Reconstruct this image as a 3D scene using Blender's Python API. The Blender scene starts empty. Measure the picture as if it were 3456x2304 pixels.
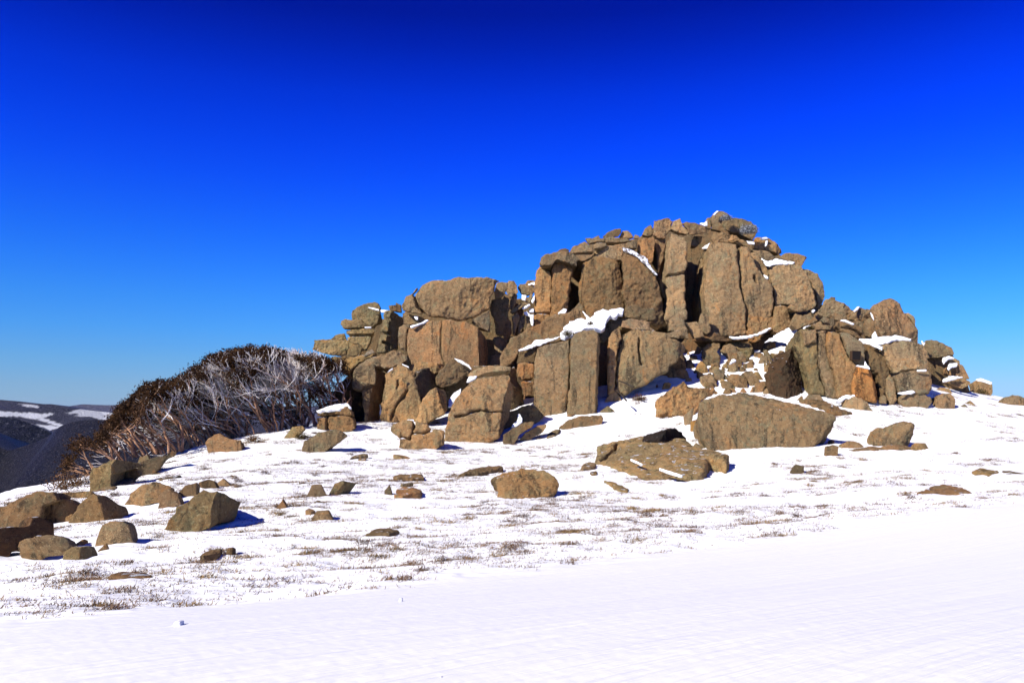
import bpy, math, random
import numpy as np
from mathutils import Vector
# ------------------------------------------------------------------ camera, sky, sun
W0, H0, FPX = 3456.0, 2304.0, 2688.0
HOR = 1376.0
PITCH = math.atan((HOR - H0 / 2) / FPX)
CAMZ = 1.7
SC = bpy.context.scene
COL = SC.collection
camd = bpy.data.cameras.new("camera"); cam = bpy.data.objects.new("camera", camd); COL.objects.link(cam)
cam.location = (0, 0, CAMZ); cam.rotation_euler = (math.radians(90) + PITCH, 0, 0)
camd.sensor_width = 36.0; camd.lens = 36.0 * FPX / W0; camd.clip_start = 0.1; camd.clip_end = 60000
SC.camera = cam
SUN = Vector((-0.60, -0.57, 0.56)).normalized()
SC.view_settings.view_transform = 'Standard'; SC.view_settings.look = 'None'
SC.view_settings.exposure = 0.65; SC.view_settings.gamma = 1
world = bpy.data.worlds.new("World"); SC.world = world; world.use_nodes = True
wn, wl = world.node_tree.nodes, world.node_tree.links
bg = wn['Background']; sky = wn.new('ShaderNodeTexSky'); sky.sky_type = 'NISHITA'; sky.sun_disc = False
sky.sun_elevation = math.asin(SUN.z); sky.sun_rotation = math.atan2(SUN.x, SUN.y)
sky.altitude = 2000; sky.air_density = 1.0; sky.dust_density = 0.2; sky.ozone_density = 3.0
tc = wn.new('ShaderNodeTexCoord'); sx = wn.new('ShaderNodeSeparateXYZ'); wl.new(tc.outputs['Generated'], sx.inputs[0])
rmp = wn.new('ShaderNodeValToRGB'); wl.new(sx.outputs['Z'], rmp.inputs[0])
SKYR = [(0.0052, (0.1818, 0.2761, 0.4782)), (0.027, (0.1847, 0.2843, 0.4682)), (0.0573, (0.1585, 0.3102, 0.5129)), (0.0936, (0.1076, 0.3229, 0.6147)), (0.1297, (0.0755, 0.3125, 0.6907)), (0.1656, (0.0492, 0.2795, 0.7828)), (0.201, (0.03, 0.2387, 0.8587)), (0.2359, (0.0187, 0.1967, 0.9305)), (0.27, (0.0095, 0.1571, 0.989)), (0.3034, (0.0043, 0.1265, 1.0)), (0.3359, (0.0015, 0.103, 0.97)), (0.3674, (0.0005, 0.082, 0.90)), (0.3978, (0.0, 0.058, 0.77)), (0.4272, (0.0, 0.038, 0.62)), (0.4536, (0.0, 0.026, 0.50)), (0.7, (0.01, 0.03, 0.3))]
e = rmp.color_ramp.elements
while len(e) > 1: e.remove(e[-1])
e[0].position = SKYR[0][0]; e[0].color = SKYR[0][1] + (1,)
for p_, c_ in SKYR[1:]:
    k_ = e.new(p_); k_.color = c_ + (1,)
mx = wn.new('ShaderNodeMix'); mx.data_type = 'RGBA'; mx.blend_type = 'MULTIPLY'; mx.inputs[0].default_value = 1.0
wl.new(sky.outputs[0], mx.inputs[6]); wl.new(rmp.outputs[0], mx.inputs[7]); wl.new(mx.outputs[2], bg.inputs[0])
bg.inputs[1].default_value = 0.15
sl = bpy.data.lights.new("sun", 'SUN'); sl.energy = 4.6; sl.angle = math.radians(0.5); sl.color = (1.0, 0.95, 0.87)
so = bpy.data.objects.new("sun", sl); COL.objects.link(so); so.rotation_euler = SUN.to_track_quat('Z', 'Y').to_euler()
SC.cycles.max_bounces = 5; SC.cycles.diffuse_bounces = 1

# ------------------------------------------------------------------ helpers
rng = np.random.RandomState(7); R = random.Random(11)
LAT = rng.rand(32, 32, 32)
def vnoise(p):
    i = np.floor(p).astype(int); f = p - i; f = f * f * (3 - 2 * f)
    a, b = i & 31, (i + 1) & 31
    x0, y0, z0, x1, y1, z1 = a[..., 0], a[..., 1], a[..., 2], b[..., 0], b[..., 1], b[..., 2]
    fx, fy, fz = f[..., 0], f[..., 1], f[..., 2]
    def mix(u, v, t): return u + (v - u) * t
    c = mix(mix(mix(LAT[x0, y0, z0], LAT[x1, y0, z0], fx), mix(LAT[x0, y1, z0], LAT[x1, y1, z0], fx), fy),
            mix(mix(LAT[x0, y0, z1], LAT[x1, y0, z1], fx), mix(LAT[x0, y1, z1], LAT[x1, y1, z1], fx), fy), fz)
    return c * 2 - 1
def fbm(p, oct=4, gain=0.5):
    s, a = 0, 1.0
    for k in range(oct):
        s = s + a * vnoise(p * (2.03 ** k) + 7.3 * k); a *= gain
    return s
def ray(u, v):
    a = (np.asarray(u, float) - W0 / 2) / FPX; w = -(np.asarray(v, float) - H0 / 2) / FPX
    c, s = math.cos(PITCH), math.sin(PITCH)
    return np.stack([a, c - w * s, s + w * c], -1)
CAM = np.array([0, 0, CAMZ])
def at(u, v, d):                      # the world point seen at pixel (u, v) and d metres ahead
    r = ray(u, v); return CAM + r * (d / r[..., 1])[..., None]
REG = dict(A=(1000, 900, 3.36), B=(1700, 700, 3.36), C=(2300, 700, 3.36), D=(1100, 1200, 3.36), E=(1700, 1050, 3.36),
           F=(2200, 1050, 3.36), G=(2650, 980, 3.36), H=(200, 1150, 2.352), I=(0, 1300, 3.92), J=(0, 1600, 2.6133),
           K=(900, 1500, 2.6133), L=(1700, 1350, 2.6133), M=(2500, 1300, 2.46), O=(0, 0, 1.0))
def pts(reg, s):
    ox, oy, k = REG[reg]; v = np.array([[float(c) for c in t.split(',')] for t in s.split()])
    return np.array([ox, oy]) + v / k
def tag(o, label=None, cat=None, group=None, kind=None):
    if label: o['label'] = label
    if cat: o['category'] = cat
    if group: o['group'] = group
    if kind: o['kind'] = kind
    return o
def mesh_obj(name, V, F, mat, parent=None, smooth=True):
    me = bpy.data.meshes.new(name); V = np.asarray(V, np.float32); F = np.asarray(F, np.int32); n = F.shape[1]
    me.vertices.add(len(V)); me.vertices.foreach_set('co', V.ravel())
    me.loops.add(F.size); me.loops.foreach_set('vertex_index', F.ravel())
    me.polygons.add(len(F)); me.polygons.foreach_set('loop_start', np.arange(0, F.size, n, dtype=np.int32))
    me.polygons.foreach_set('use_smooth', np.full(len(F), smooth))
    me.update(calc_edges=True); me.materials.append(mat)
    o = bpy.data.objects.new(name, me); COL.objects.link(o)
    if parent: o.parent = parent
    return o

# ------------------------------------------------------------------ ground height field (thin-plate through surveyed points)
GC = """0,2304,5.0 1728,2304,4.95 3456,2304,4.8 0,2130,7.4 900,2020,9.6 1728,1940,11.8 2600,1830,15 3456,1700,20
0,1930,13 0,1790,20 60,1900,14 250,1780,20 300,1690,24 330,1640,28 480,1590,32 900,1580,31 900,1720,21 900,1860,15 600,1790,18
700,1500,40 850,1470,42 650,1525,38 1050,1440,44 1280,1430,45 1522,1500,40 1180,1480,41 1350,1510,38.5 1700,1480,42 1760,1420,44 1908,1395,44.7
2050,1360,45.6 2150,1345,46 2050,1440,42 2000,1500,39 1800,1560,34 1728,1620,29 1728,1750,20 2100,1560,34 2150,1440,42.3 2250,1410,43.3
2400,1508,36 2550,1508,35.5 2744,1492,36.5 2380,1640,27.5 2600,1600,29.5 2600,1700,22 2850,1440,39.5 2860,1385,41.5 3012,1510,35.5 3200,1600,28.5
2739,1332,44.8 2828,1346,44.6 2948,1358,44 3016,1366,43.8 3096,1331,45.2 3200,1385,43.5 3300,1350,48 3390,1350,50 3456,1349,55 3456,1450,41 3456,1560,31
2350,1290,47.5 2450,1300,47 2600,1290,47.5 2680,1300,46.6 2450,1220,50 2600,1230,49.8 2700,1170,51.5 2400,1180,51 2560,1150,53 2560,1330,45.6 2420,1345,45 2290,1350,45"""
GPT = []
for t in GC.split():
    u, v, d = [float(c) for c in t.split(',')]; GPT.append(at(u, v, d))
GPT += [np.array(q, float) for q in [(55, 50, 3.0), (50, 20, 1.2), (40, 0, .8), (0, -35, .2), (-17, -35, -.5), (-17, 0, -.8), (-17, 12, -1.5),
        (-20, 36, -1.6), (-17, 46, -1.0), (-8, 54, 0.8), (0, 58, 3), (10, 62, 5), (22, 60, 4.5), (32, 64, 2.2), (20, 5, .25), (-8, 3, -.3), (0, 0, 0), (8, 2, .05), (60, -35, .5)]]
GPT = np.array(GPT)
def _U(r2): return np.where(r2 > 0, r2 * np.log(np.maximum(r2, 1e-9)) * 0.5, 0.0)
_n = len(GPT); _d2 = ((GPT[:, None, :2] - GPT[None, :, :2]) ** 2).sum(-1)
_K = _U(_d2) + np.eye(_n) * 2.0; _P = np.c_[np.ones(_n), GPT[:, :2]]
_A = np.zeros((_n + 3, _n + 3)); _A[:_n, :_n] = _K; _A[:_n, _n:] = _P; _A[_n:, :_n] = _P.T
_w = np.linalg.solve(_A, np.r_[GPT[:, 2], 0, 0, 0])
PLAT = np.array([(-17.5, -40), (-17.5, 22), (-20, 34), (-20, 42), (-15, 50), (-5, 58), (10, 66), (30, 66), (45, 62), (60, 50), (60, -40)], float)
def poly_sd(poly, X, Y, nearest=False):
    best = np.full(X.shape, 1e18); ins = np.zeros(X.shape, bool); NX = X.copy(); NY = Y.copy()
    m = len(poly)
    for i in range(m):
        ax, ay = poly[i]; bx, by = poly[(i + 1) % m]; ex, ey = bx - ax, by - ay
        L = ex * ex + ey * ey + 1e-12
        t = np.clip(((X - ax) * ex + (Y - ay) * ey) / L, 0, 1)
        px, py = ax + t * ex, ay + t * ey; dd = (X - px) ** 2 + (Y - py) ** 2
        if nearest:
            k = dd < best; NX = np.where(k, px, NX); NY = np.where(k, py, NY)
        best = np.minimum(best, dd)
        if ey != 0:
            c = ((ay > Y) != (by > Y)) & (X < ex * (Y - ay) / ey + ax); ins ^= c
    s = np.sqrt(best) * np.where(ins, -1, 1)
    if nearest: return s, np.where(ins, X, NX), np.where(ins, Y, NY)
    return s
def ground(x, y):
    x = np.asarray(x, float); y = np.asarray(y, float); sh = x.shape; x = x.ravel(); y = y.ravel()
    s, X, Y = poly_sd(PLAT, x, y, True)
    z = np.empty(len(x))
    for a in range(0, len(x), 20000):
        b = slice(a, a + 20000)
        r2 = (X[b, None] - GPT[None, :, 0]) ** 2 + (Y[b, None] - GPT[None, :, 1]) ** 2
        z[b] = _U(r2) @ _w[:_n] + _w[_n] + _w[_n + 1] * X[b] + _w[_n + 2] * Y[b]
    o = np.maximum(s, 0); z -= np.minimum(0.5 * o ** 1.15, 0.35 * o + 6) * np.where(o > 0, 1, 0)
    return z.reshape(sh)
_ts = np.concatenate([np.linspace(3, 30, 200), np.linspace(30, 66, 220)[1:]])
def ghit(u, v):                      # where the line of sight through (u, v) meets the ground
    r = ray(u, v); r = r / r[1]; P = CAM + r[None] * _ts[:, None]
    h = P[:, 2] - ground(P[:, 0], P[:, 1]); k = np.where(h < 0)[0]
    if len(k) == 0:                  # grazes over the crest: take the crest itself
        i = int(np.argmin(h[_ts > 25])) + int((_ts <= 25).sum()); return np.array([P[i, 0], P[i, 1], P[i, 2] - h[i]])
    i = max(1, k[0]); t = _ts[i - 1] + (_ts[i] - _ts[i - 1]) * h[i - 1] / max(1e-9, h[i - 1] - h[i])
    return CAM + r * t

# ------------------------------------------------------------------ materials
class N:
    def __init__(s, name):
        s.m = bpy.data.materials.new(name); s.m.use_nodes = True; s.n = s.m.node_tree.nodes; s.l = s.m.node_tree.links
        s.b = s.n['Principled BSDF']; s.b.inputs['Specular IOR Level'].default_value = 0.15
        s.pos = s.n.new('ShaderNodeNewGeometry')
    def set(s, i, v):
        if hasattr(v, 'is_output') or isinstance(v, bpy.types.NodeSocket): s.l.new(v, i)
        elif isinstance(v, tuple): i.default_value = v + (1,) if len(v) == 3 and len(i.default_value) == 4 else v
        else: i.default_value = v
    def noise(s, scale, detail=6, rough=0.6, vec=None, dist=0.0):
        t = s.n.new('ShaderNodeTexNoise'); s.set(t.inputs['Vector'], vec or s.pos.outputs['Position'])
        t.inputs['Scale'].default_value = scale; t.inputs['Detail'].default_value = detail; t.inputs['Roughness'].default_value = rough
        t.inputs['Distortion'].default_value = dist; return t.outputs['Fac']
    def vor(s, scale, feat='F1', vec=None):
        t = s.n.new('ShaderNodeTexVoronoi'); t.feature = feat; s.set(t.inputs['Vector'], vec or s.pos.outputs['Position']); t.inputs['Scale'].default_value = scale
        return t.outputs['Distance']
    def mapv(s, scale, rot=(0, 0, 0), vec=None):
        t = s.n.new('ShaderNodeMapping'); s.set(t.inputs['Vector'], vec or s.pos.outputs['Position']); t.inputs['Scale'].default_value = scale; t.inputs['Rotation'].default_value = rot
        return t.outputs[0]
    def math(s, op, a, b=0.0, clamp=False):
        t = s.n.new('ShaderNodeMath'); t.operation = op; t.use_clamp = clamp; s.set(t.inputs[0], a); s.set(t.inputs[1], b); return t.outputs[0]
    def ramp(s, v, lo, hi, a=0.0, b=1.0):
        t = s.n.new('ShaderNodeMapRange'); s.set(t.inputs[0], v); t.inputs[1].default_value = lo; t.inputs[2].default_value = hi
        t.inputs[3].default_value = a; t.inputs[4].default_value = b; t.interpolation_type = 'SMOOTHSTEP'; return t.outputs[0]
    def mix(s, f, a, b, mode='MIX'):
        t = s.n.new('ShaderNodeMix'); t.data_type = 'RGBA'; t.blend_type = mode; s.set(t.inputs[0], f); s.set(t.inputs[6], a); s.set(t.inputs[7], b); return t.outputs[2]
    def bump(s, h, st, dist, prev=None):
        t = s.n.new('ShaderNodeBump'); s.set(t.inputs['Height'], h); t.inputs['Strength'].default_value = st; t.inputs['Distance'].default_value = dist
        if prev: s.set(t.inputs['Normal'], prev)
        return t.outputs[0]
def rock_material():
    m = N('granite'); oi = m.n.new('ShaderNodeObjectInfo')
    off = m.n.new('ShaderNodeVectorMath'); off.operation = 'ADD'; m.set(off.inputs[0], m.pos.outputs['Position'])
    rv = m.n.new('ShaderNodeCombineXYZ'); k = m.math('MULTIPLY', oi.outputs['Random'], 53.0); m.set(rv.inputs[0], k); m.set(rv.inputs[1], k); m.set(off.inputs[1], rv.outputs[0])
    P = off.outputs[0]
    big = m.noise(0.45, 5, 0.6, P, 0.6); mid = m.noise(2.2, 8, 0.72, P, 0.4); fine = m.noise(9, 6, 0.8, P); grit = m.noise(40, 3, 0.7, P)
    c = m.mix(m.ramp(big, .36, .64), (0.249, 0.182, 0.110), (0.392, 0.252, 0.137))
    c = m.mix(m.ramp(mid, .50, .62, 0, .75), c, (0.243, 0.217, 0.131))                       # grey green lichen film
    c = m.mix(m.ramp(m.noise(0.9, 7, .72, P, 1.0), .54, .68, 0, .75), c, (0.431, 0.224, 0.106))   # iron stained
    st = m.noise(1.0, 6, 0.7, m.mapv((2.1, 2.1, 0.22), (0, 0, 0), P), .5)
    c = m.mix(m.math('MULTIPLY', m.ramp(st, .53, .63, 0, .9), m.ramp(fine, .35, .52)), c, (0.064, 0.049, 0.034))   # dark water streaks
    c = m.mix(m.ramp(m.noise(3.6, 9, .82, P, .3), .545, .61, 0, .80), c, (0.091, 0.073, 0.048))          # dark lichen blotches
    c = m.mix(m.ramp(m.noise(6.5, 7, .85, P), .56, .62, 0, .7), c, (0.503, 0.406, 0.254))      # pale worn patches
    c = m.mix(m.ramp(fine, .55, .63, 0, .65), c, (0.074, 0.055, 0.036))     # pits
    c = m.mix(m.ramp(m.noise(15, 5, .8, P), .57, .64, 0, .6), c, (0.569, 0.480, 0.280))     # pale flecks
    c = m.mix(1.0, c, oi.outputs['Color'], 'MULTIPLY')
    br = m.ramp(oi.outputs['Random'], 0, 1, 1.04, 1.30)
    hs = m.n.new('ShaderNodeHueSaturation'); m.set(hs.inputs['Value'], br); m.set(hs.inputs['Color'], c); hs.inputs['Saturation'].default_value = 1.09; hs.inputs['Hue'].default_value = .501; c = hs.outputs[0]
    sn = m.n.new('ShaderNodeSeparateXYZ'); m.set(sn.inputs[0], m.pos.outputs['Normal'])
    up = m.math('ADD', m.math('ADD', sn.outputs['Z'], oi.outputs['Alpha']), m.math('MULTIPLY', m.math('SUBTRACT', m.noise(3.0, 6, .7), 0.5), 1.1))
    snow = m.ramp(up, 1.06, 1.09)
    c = m.mix(snow, c, (0.80, 0.82, 0.85))
    m.set(m.b.inputs['Base Color'], c); m.b.inputs['Roughness'].default_value = 0.9
    n1 = m.bump(m.noise(2.6, 12, .80, P), 1.0, .24)
    n2 = m.bump(m.noise(10, 8, .85, P), 1.0, .09, n1); n2 = m.bump(grit, .6, .02, n2)
    m.set(m.b.inputs['Normal'], n2); return m.m
def snow_material(groomed=False):
    m = N('snow'); m.b.inputs['Roughness'].default_value = 0.6
    m.set(m.b.inputs['Base Color'], (0.875, 0.875, 0.86))
    n = m.bump(m.noise(7, 6, .65, m.mapv((0.07, 1.8, 1.0), vec=m.mapv((1, 1, 1), (0, 0, -0.617)))), .9, .035)
    n = m.bump(m.noise(45, 4, .7), .2, .004, n); m.set(m.b.inputs['Normal'], n); return m.m
def plain(name, col, rough=.8, var=0.3, sc=8.0, col2=None):
    m = N(name); c2 = col2 or tuple(x * (1 - var) for x in col)
    m.set(m.b.inputs['Base Color'], m.mix(m.ramp(m.noise(sc, 4), .35, .65), c2, col)); m.b.inputs['Roughness'].default_value = rough; return m.m
def rime_material():
    m = N('rime_ice'); f = m.ramp(m.noise(5, 6, .75), .44, .54); m.set(m.b.inputs['Base Color'], m.mix(f, (.16, .13, .11), (.78, .80, .84)))
    m.set(m.b.inputs['Normal'], m.bump(m.noise(12, 6, .8), 1.0, .08)); m.b.inputs['Roughness'].default_value = .6; return m.m
M_RICE = rime_material(); M_ROCK = rock_material(); M_SNOW = snow_material()
# ------------------------------------------------------------------ rocks: solid distance-field blocks with rounded, chipped edges
def surface_nets(Fv, org, h):
    ins = Fv < 0; nx, ny, nz = Fv.shape
    cs = np.zeros((nx - 1, ny - 1, nz - 1), int)
    for i in (0, 1):
        for j in (0, 1):
            for k in (0, 1):
                cs += ins[i:nx - 1 + i, j:ny - 1 + j, k:nz - 1 + k]
    act = (cs > 0) & (cs < 8); idx = np.full(act.shape, -1); ci = np.argwhere(act); idx[act] = np.arange(len(ci))
    cor = np.array([(i, j, k) for i in (0, 1) for j in (0, 1) for k in (0, 1)])
    vals = np.stack([Fv[ci[:, 0] + c[0], ci[:, 1] + c[1], ci[:, 2] + c[2]] for c in cor], 1)
    acc = np.zeros((len(ci), 3)); cnt = np.zeros(len(ci))
    for a in range(8):
        for b in range(a + 1, 8):
            if np.abs(cor[a] - cor[b]).sum() != 1: continue
            va, vb = vals[:, a], vals[:, b]; m = (va < 0) != (vb < 0)
            t = np.where(m, va / np.where(m, va - vb, 1), 0)
            acc += np.where(m[:, None], cor[a] + t[:, None] * (cor[b] - cor[a]), 0); cnt += m
    V = (ci + acc / cnt[:, None]) * h + org
    Q = []
    for ax in range(3):
        s0 = [slice(1, -1)] * 3; s0[ax] = slice(0, -1); s1 = list(s0); s1[ax] = slice(1, None)
        a, b = ins[tuple(s0)], ins[tuple(s1)]; e = np.argwhere(a != b)
        if not len(e): continue
        fl = a[e[:, 0], e[:, 1], e[:, 2]]; o1, o2 = [(1, 2), (2, 0), (0, 1)][ax]
        g = e.copy(); g[:, [q for q in range(3) if q != ax]] += 1
        def I(d1, d2):
            q = g.copy(); q[:, o1] -= d1; q[:, o2] -= d2; return idx[q[:, 0], q[:, 1], q[:, 2]]
        q = np.stack([I(1, 1), I(0, 1), I(0, 0), I(1, 0)], 1); q[~fl] = q[~fl][:, ::-1]; Q.append(q)
    return V, np.concatenate(Q)
def seg_dist(X, Y, line):
    b = np.full(X.shape, 1e9)
    for (ax, ay), (bx, by) in zip(line[:-1], line[1:]):
        ex, ey = bx - ax, by - ay; t = np.clip(((X - ax) * ex + (Y - ay) * ey) / (ex * ex + ey * ey + 1e-9), 0, 1)
        b = np.minimum(b, np.hypot(X - ax - t * ex, Y - ay - t * ey))
    return b
NROCK = 0; FLD = 'boulders scattered on the snow slope'
def rock(reg, outline, label, d=None, name='boulder', T=None, r=None, tilt=6, yaw=0, flat=False, cuts=(), cracks=(), rough=1.0,
         tint=(1, 1, 1), bulge=None, facets=3, sink=None, mat=None, cat='rock', group=None, kind=None, h=None, dd=0, jit=0, taper=0.16, lift=None, region='O'):
    global NROCK; NROCK += 1; rs = np.random.RandomState(NROCK * 17 + 3)
    P = pts(reg, outline); vb = P[:, 1].max(); ub = P[P[:, 1] > vb - 0.25 * (vb - P[:, 1].min()) - 2][:, 0].mean()
    grounded = d is None
    if flat:
        c = P.mean(0); g0 = ghit(c[0], c[1]); ee = .6
        gx = (ground(g0[0] + ee, g0[1]) - ground(g0[0] - ee, g0[1])) / (2 * ee); gy = (ground(g0[0], g0[1] + ee) - ground(g0[0], g0[1] - ee)) / (2 * ee)
        n = np.array([-gx, -gy, 1.0]); n /= np.linalg.norm(n); lf = 0.09 if lift is None else lift
        # hold the slab's plane a little steeper towards the viewer than the snow it lies in
        rd = ray(P[:, 0], P[:, 1]); rd /= np.linalg.norm(rd, axis=1)[:, None]
        for _ in range(40):
            n = n + np.array([0, -0.04, 0]); n /= np.linalg.norm(n)
            if (-(rd @ n)).min() > 0.16: break
        ref = g0 + n * lf; e1 = np.array([1.0, 0, 0]) - n * n[0]; e1 /= np.linalg.norm(e1); e2 = np.cross(n, e1)
    else:
        ta, ya = math.radians(tilt), math.radians(yaw)
        n = np.array([math.sin(ya) * math.cos(ta), -math.cos(ya) * math.cos(ta), math.sin(ta)])
        e1 = np.cross(np.array([0, 0, 1.0]), n); e1 /= -np.linalg.norm(e1); e1 = -e1
        e2 = np.cross(n, e1)
        if grounded: ref = ghit(ub, vb); ref = CAM + (ref - CAM) * (1 + dd / ref[1])
        else: c = P.mean(0); ref = at(c[0], c[1], d + dd)
    rr = ray(P[:, 0], P[:, 1]); t = ((ref - CAM) @ n) / (rr @ n); Wp = CAM + rr * t[:, None]
    loc = np.stack([(Wp - ref) @ e1, (Wp - ref) @ e2], 1)
    w, hh = np.ptp(loc[:, 0]), np.ptp(loc[:, 1]); md = min(w, hh); size = max(w, hh)
    area = 0.5 * abs(np.dot(loc[:, 0], np.roll(loc[:, 1], 1)) - np.dot(loc[:, 1], np.roll(loc[:, 0], 1))); sa = math.sqrt(area)
    if T is None: T = 0.3 + 0.18 * sa if flat else min(max(0.9 * sa, 0.25), 3.5)
    if r is None: r = 0.03 * sa if not flat else 0.07 * sa
    r = min(r, 0.16, 0.35 * md, 0.45 * T)
    if bulge is None: bulge = 0.07 * sa
    bulge *= .7
    if grounded and not flat:
        s_ = (0.10 + 0.10 * hh) if sink is None else sink
        k = loc[:, 1] < loc[:, 1].min() + 0.35 * hh; loc[k, 1] -= s_
        for i_ in range(len(P)):         # any underside close above the snow is let down into it
            u_, low = P[i_, 0], True
            for j_ in range(len(P)):
                a_, b_ = P[j_], P[(j_ + 1) % len(P)]
                if (a_[0] - u_) * (b_[0] - u_) < 0 and a_[1] + (b_[1] - a_[1]) * (u_ - a_[0]) / (b_[0] - a_[0]) > P[i_, 1] + 1: low = False
            gp = Wp[i_, 2] - float(ground(Wp[i_, 0], Wp[i_, 1]))
            if low and not k[i_] and 0 < gp < .25 + .12 * hh: loc[i_, 1] -= gp + .06
    # ragged outline: subdivide and jitter
    L2 = []
    for i in range(len(loc)):
        a, b = loc[i], loc[(i + 1) % len(loc)]; m = max(1, int(np.linalg.norm(b - a) / (0.07 * sa + .05)))
        for j in range(m): L2.append(a + (b - a) * j / m + (rs.randn(2) * 0.011 * sa * max(rough, jit) if j else 0))
    L2 = np.array(L2)
    if h is None: h = min(max(size / 85, 0.02), 0.058)
    pad = 3 * h + 0.03 * sa
    lo = np.array([L2[:, 0].min() - pad, L2[:, 1].min() - pad, -T - pad]); hi = np.array([L2[:, 0].max() + pad, L2[:, 1].max() + pad, r + bulge + pad + 0.1 * sa])
    ax = [np.arange(lo[i], hi[i] + h, h) for i in range(3)]
    if max(len(q_) for q_ in ax) > 400: raise RuntimeError('too big: %s' % label)
    A, B = np.meshgrid(ax[0], ax[1], indexing='ij'); S2 = poly_sd(L2, A, B) + (min(.018, .006 * sa) if mat is None else 0)
    Cc = ax[2][None, None, :]
    q = np.stack([A / (0.5 * sa) + NROCK * 3.7, B / (0.5 * sa), np.full(A.shape, NROCK * 1.3)], -1)
    und = 0.03 * sa * vnoise(q) * rough + 0.02 * sa * vnoise(q * 2.3 + 5) * rough
    fr = r + bulge + und
    if not flat:
        cen = L2.mean(0)
        for _ in range(5 if rough > .5 else 2):   # the face is broken into a few flat planes
            th = rs.rand() * 6.283; la = rs.uniform(.04, .25) * (.5 if sa < .7 else 1) * (1 if rough > .5 else .4); px_, py_ = cen + rs.randn(2) * .16 * np.array([w, hh])
            fr = np.minimum(fr, r + bulge + und * .5 - la * ((A - px_) * math.cos(th) + (B - py_) * math.sin(th)))
        fr = np.maximum(fr, r * .3 - .02 * sa)
    else: fr = r + bulge * (1 - np.exp(np.minimum(S2, 0) / (0.25 * sa))) + und
    s = S2[:, :, None] + taper * np.maximum(0, -Cc - 0.1) ; f = Cc - fr[:, :, None]; bk = -(Cc + T) * np.ones_like(s)
    m3 = np.stack([s + r, f + r, bk + r]); F = np.minimum(m3.max(0), 0) + np.sqrt((np.maximum(m3, 0) ** 2).sum(0)) - r
    A3, B3 = A[:, :, None], B[:, :, None]
    for _ in range(facets if (sa > .7 or group != FLD) else 1):
        th = rs.rand() * 6.283; la = rs.uniform(.25, .75) if not flat else rs.uniform(.1, .25); nn = np.array([math.cos(th) * la, math.sin(th) * la * .8, 1.0]); nn /= np.linalg.norm(nn)
        sup = (L2 @ nn[:2]).max() + (r + bulge * .6) * nn[2]; lowv = (r + bulge) * nn[2]
        hgt = lowv + (sup - lowv) * rs.uniform(.38, .72)
        F = np.maximum(F, A3 * nn[0] + B3 * nn[1] + Cc * nn[2] - hgt)
    def tol(line):
        Q_ = pts(*line) if isinstance(line, tuple) else pts(reg, line)
        r_ = ray(Q_[:, 0], Q_[:, 1]); t_ = ((ref - CAM) @ n) / (r_ @ n); Wq = CAM + r_ * t_[:, None]; return np.stack([(Wq - ref) @ e1, (Wq - ref) @ e2], 1)
    for ln, ang in cuts:                 # a bevelled face falling away to the right of the drawn line
        Lc = tol(ln); a, b = Lc[0], Lc[-1]; dr = (b - a) / np.linalg.norm(b - a); pr = np.array([-dr[1], dr[0]])
        if isinstance(ang, str): pr = pr * -1; ang = float(ang)
        sa_, ca_ = math.sin(math.radians(ang)), math.cos(math.radians(ang))
        pl = ((A3 - a[0]) * pr[0] + (B3 - a[1]) * pr[1]) * sa_ + (Cc - r - bulge * .5) * ca_
        F = np.maximum(F, pl)
    for cr in cracks:
        wd = 0.045 + 0.006 * sa; Lc = tol(cr)
        g = np.exp(-(seg_dist(A + .05 * sa * vnoise(q * 3), B, Lc) / wd) ** 2) * (0.24 + .05 * sa)
        F = F + g[:, :, None] * np.clip(1.5 + Cc * 1.5, 0, 1)
    V, Q = surface_nets(F, lo, h)
    Wv = ref + V[:, :1] * e1 + V[:, 1:2] * e2 + V[:, 2:3] * n
    o = mesh_obj(name, Wv, Q, mat or M_ROCK)
    me = o.data; nv = len(me.vertices); nb = np.empty(nv * 3, np.float32); me.vertex_normals.foreach_get('vector', nb); nb = nb.reshape(-1, 3)
    a_ = min(1.0, sa / 1.6) * rough
    sd = NROCK * 5.1
    def spall(q, st): t_ = q * st; f_ = np.floor(t_); w_ = t_ - f_; return (f_ + np.clip((w_ - .42) / .16, 0, 1)) / st
    fl_ = spall(fbm(Wv / np.array([1.3, 1.3, 1.0]) + sd + 31, 3), 2.2)
    dsp = a_ * (0.055 * fl_ + 0.030 * spall(fbm(Wv / .42 + sd + 3, 2), 2) + 0.022 * (0.5 - np.abs(fbm(Wv / np.array([.5, .5, .8]) + sd, 2)) * 2) + 0.034 * fbm(Wv / 0.16 + sd, 2))
    Wv = Wv + nb * dsp[:, None]; org = Wv.mean(0); org[2] = Wv[:, 2].min()
    if grounded: org[2] = ground(org[0], org[1])
    me.vertices.foreach_set('co', (Wv - org).astype(np.float32).ravel()); o.location = org; me.update()
    pj = [(1, 1, 1), (1.08, 1.01, .95), (.86, .88, .90), (1.16, 1.13, 1.10), (1.08, .97, .93), (.84, .85, .83)][rs.randint(6)]
    o.color = tuple(t_ * p_ for t_, p_ in zip(tint, pj)) + ((0.0 if flat else (.03 if group == FLD else .075)),)
    tag(o, label, cat, group, kind); o['_h'] = 0; del o['_h']
    return o
# ------------------------------------------------------------------ the tor, block by block
TOR = 'granite blocks of the tor'; RUB = 'rubble stones in the snowy gully'; FLD = 'boulders scattered on the snow slope'; CAP = 'loose stones on the tor summit'
ORG, GRN, DRK = (1.08, .98, .90), (.95, 1.0, .92), (.72, .70, .68)
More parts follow.
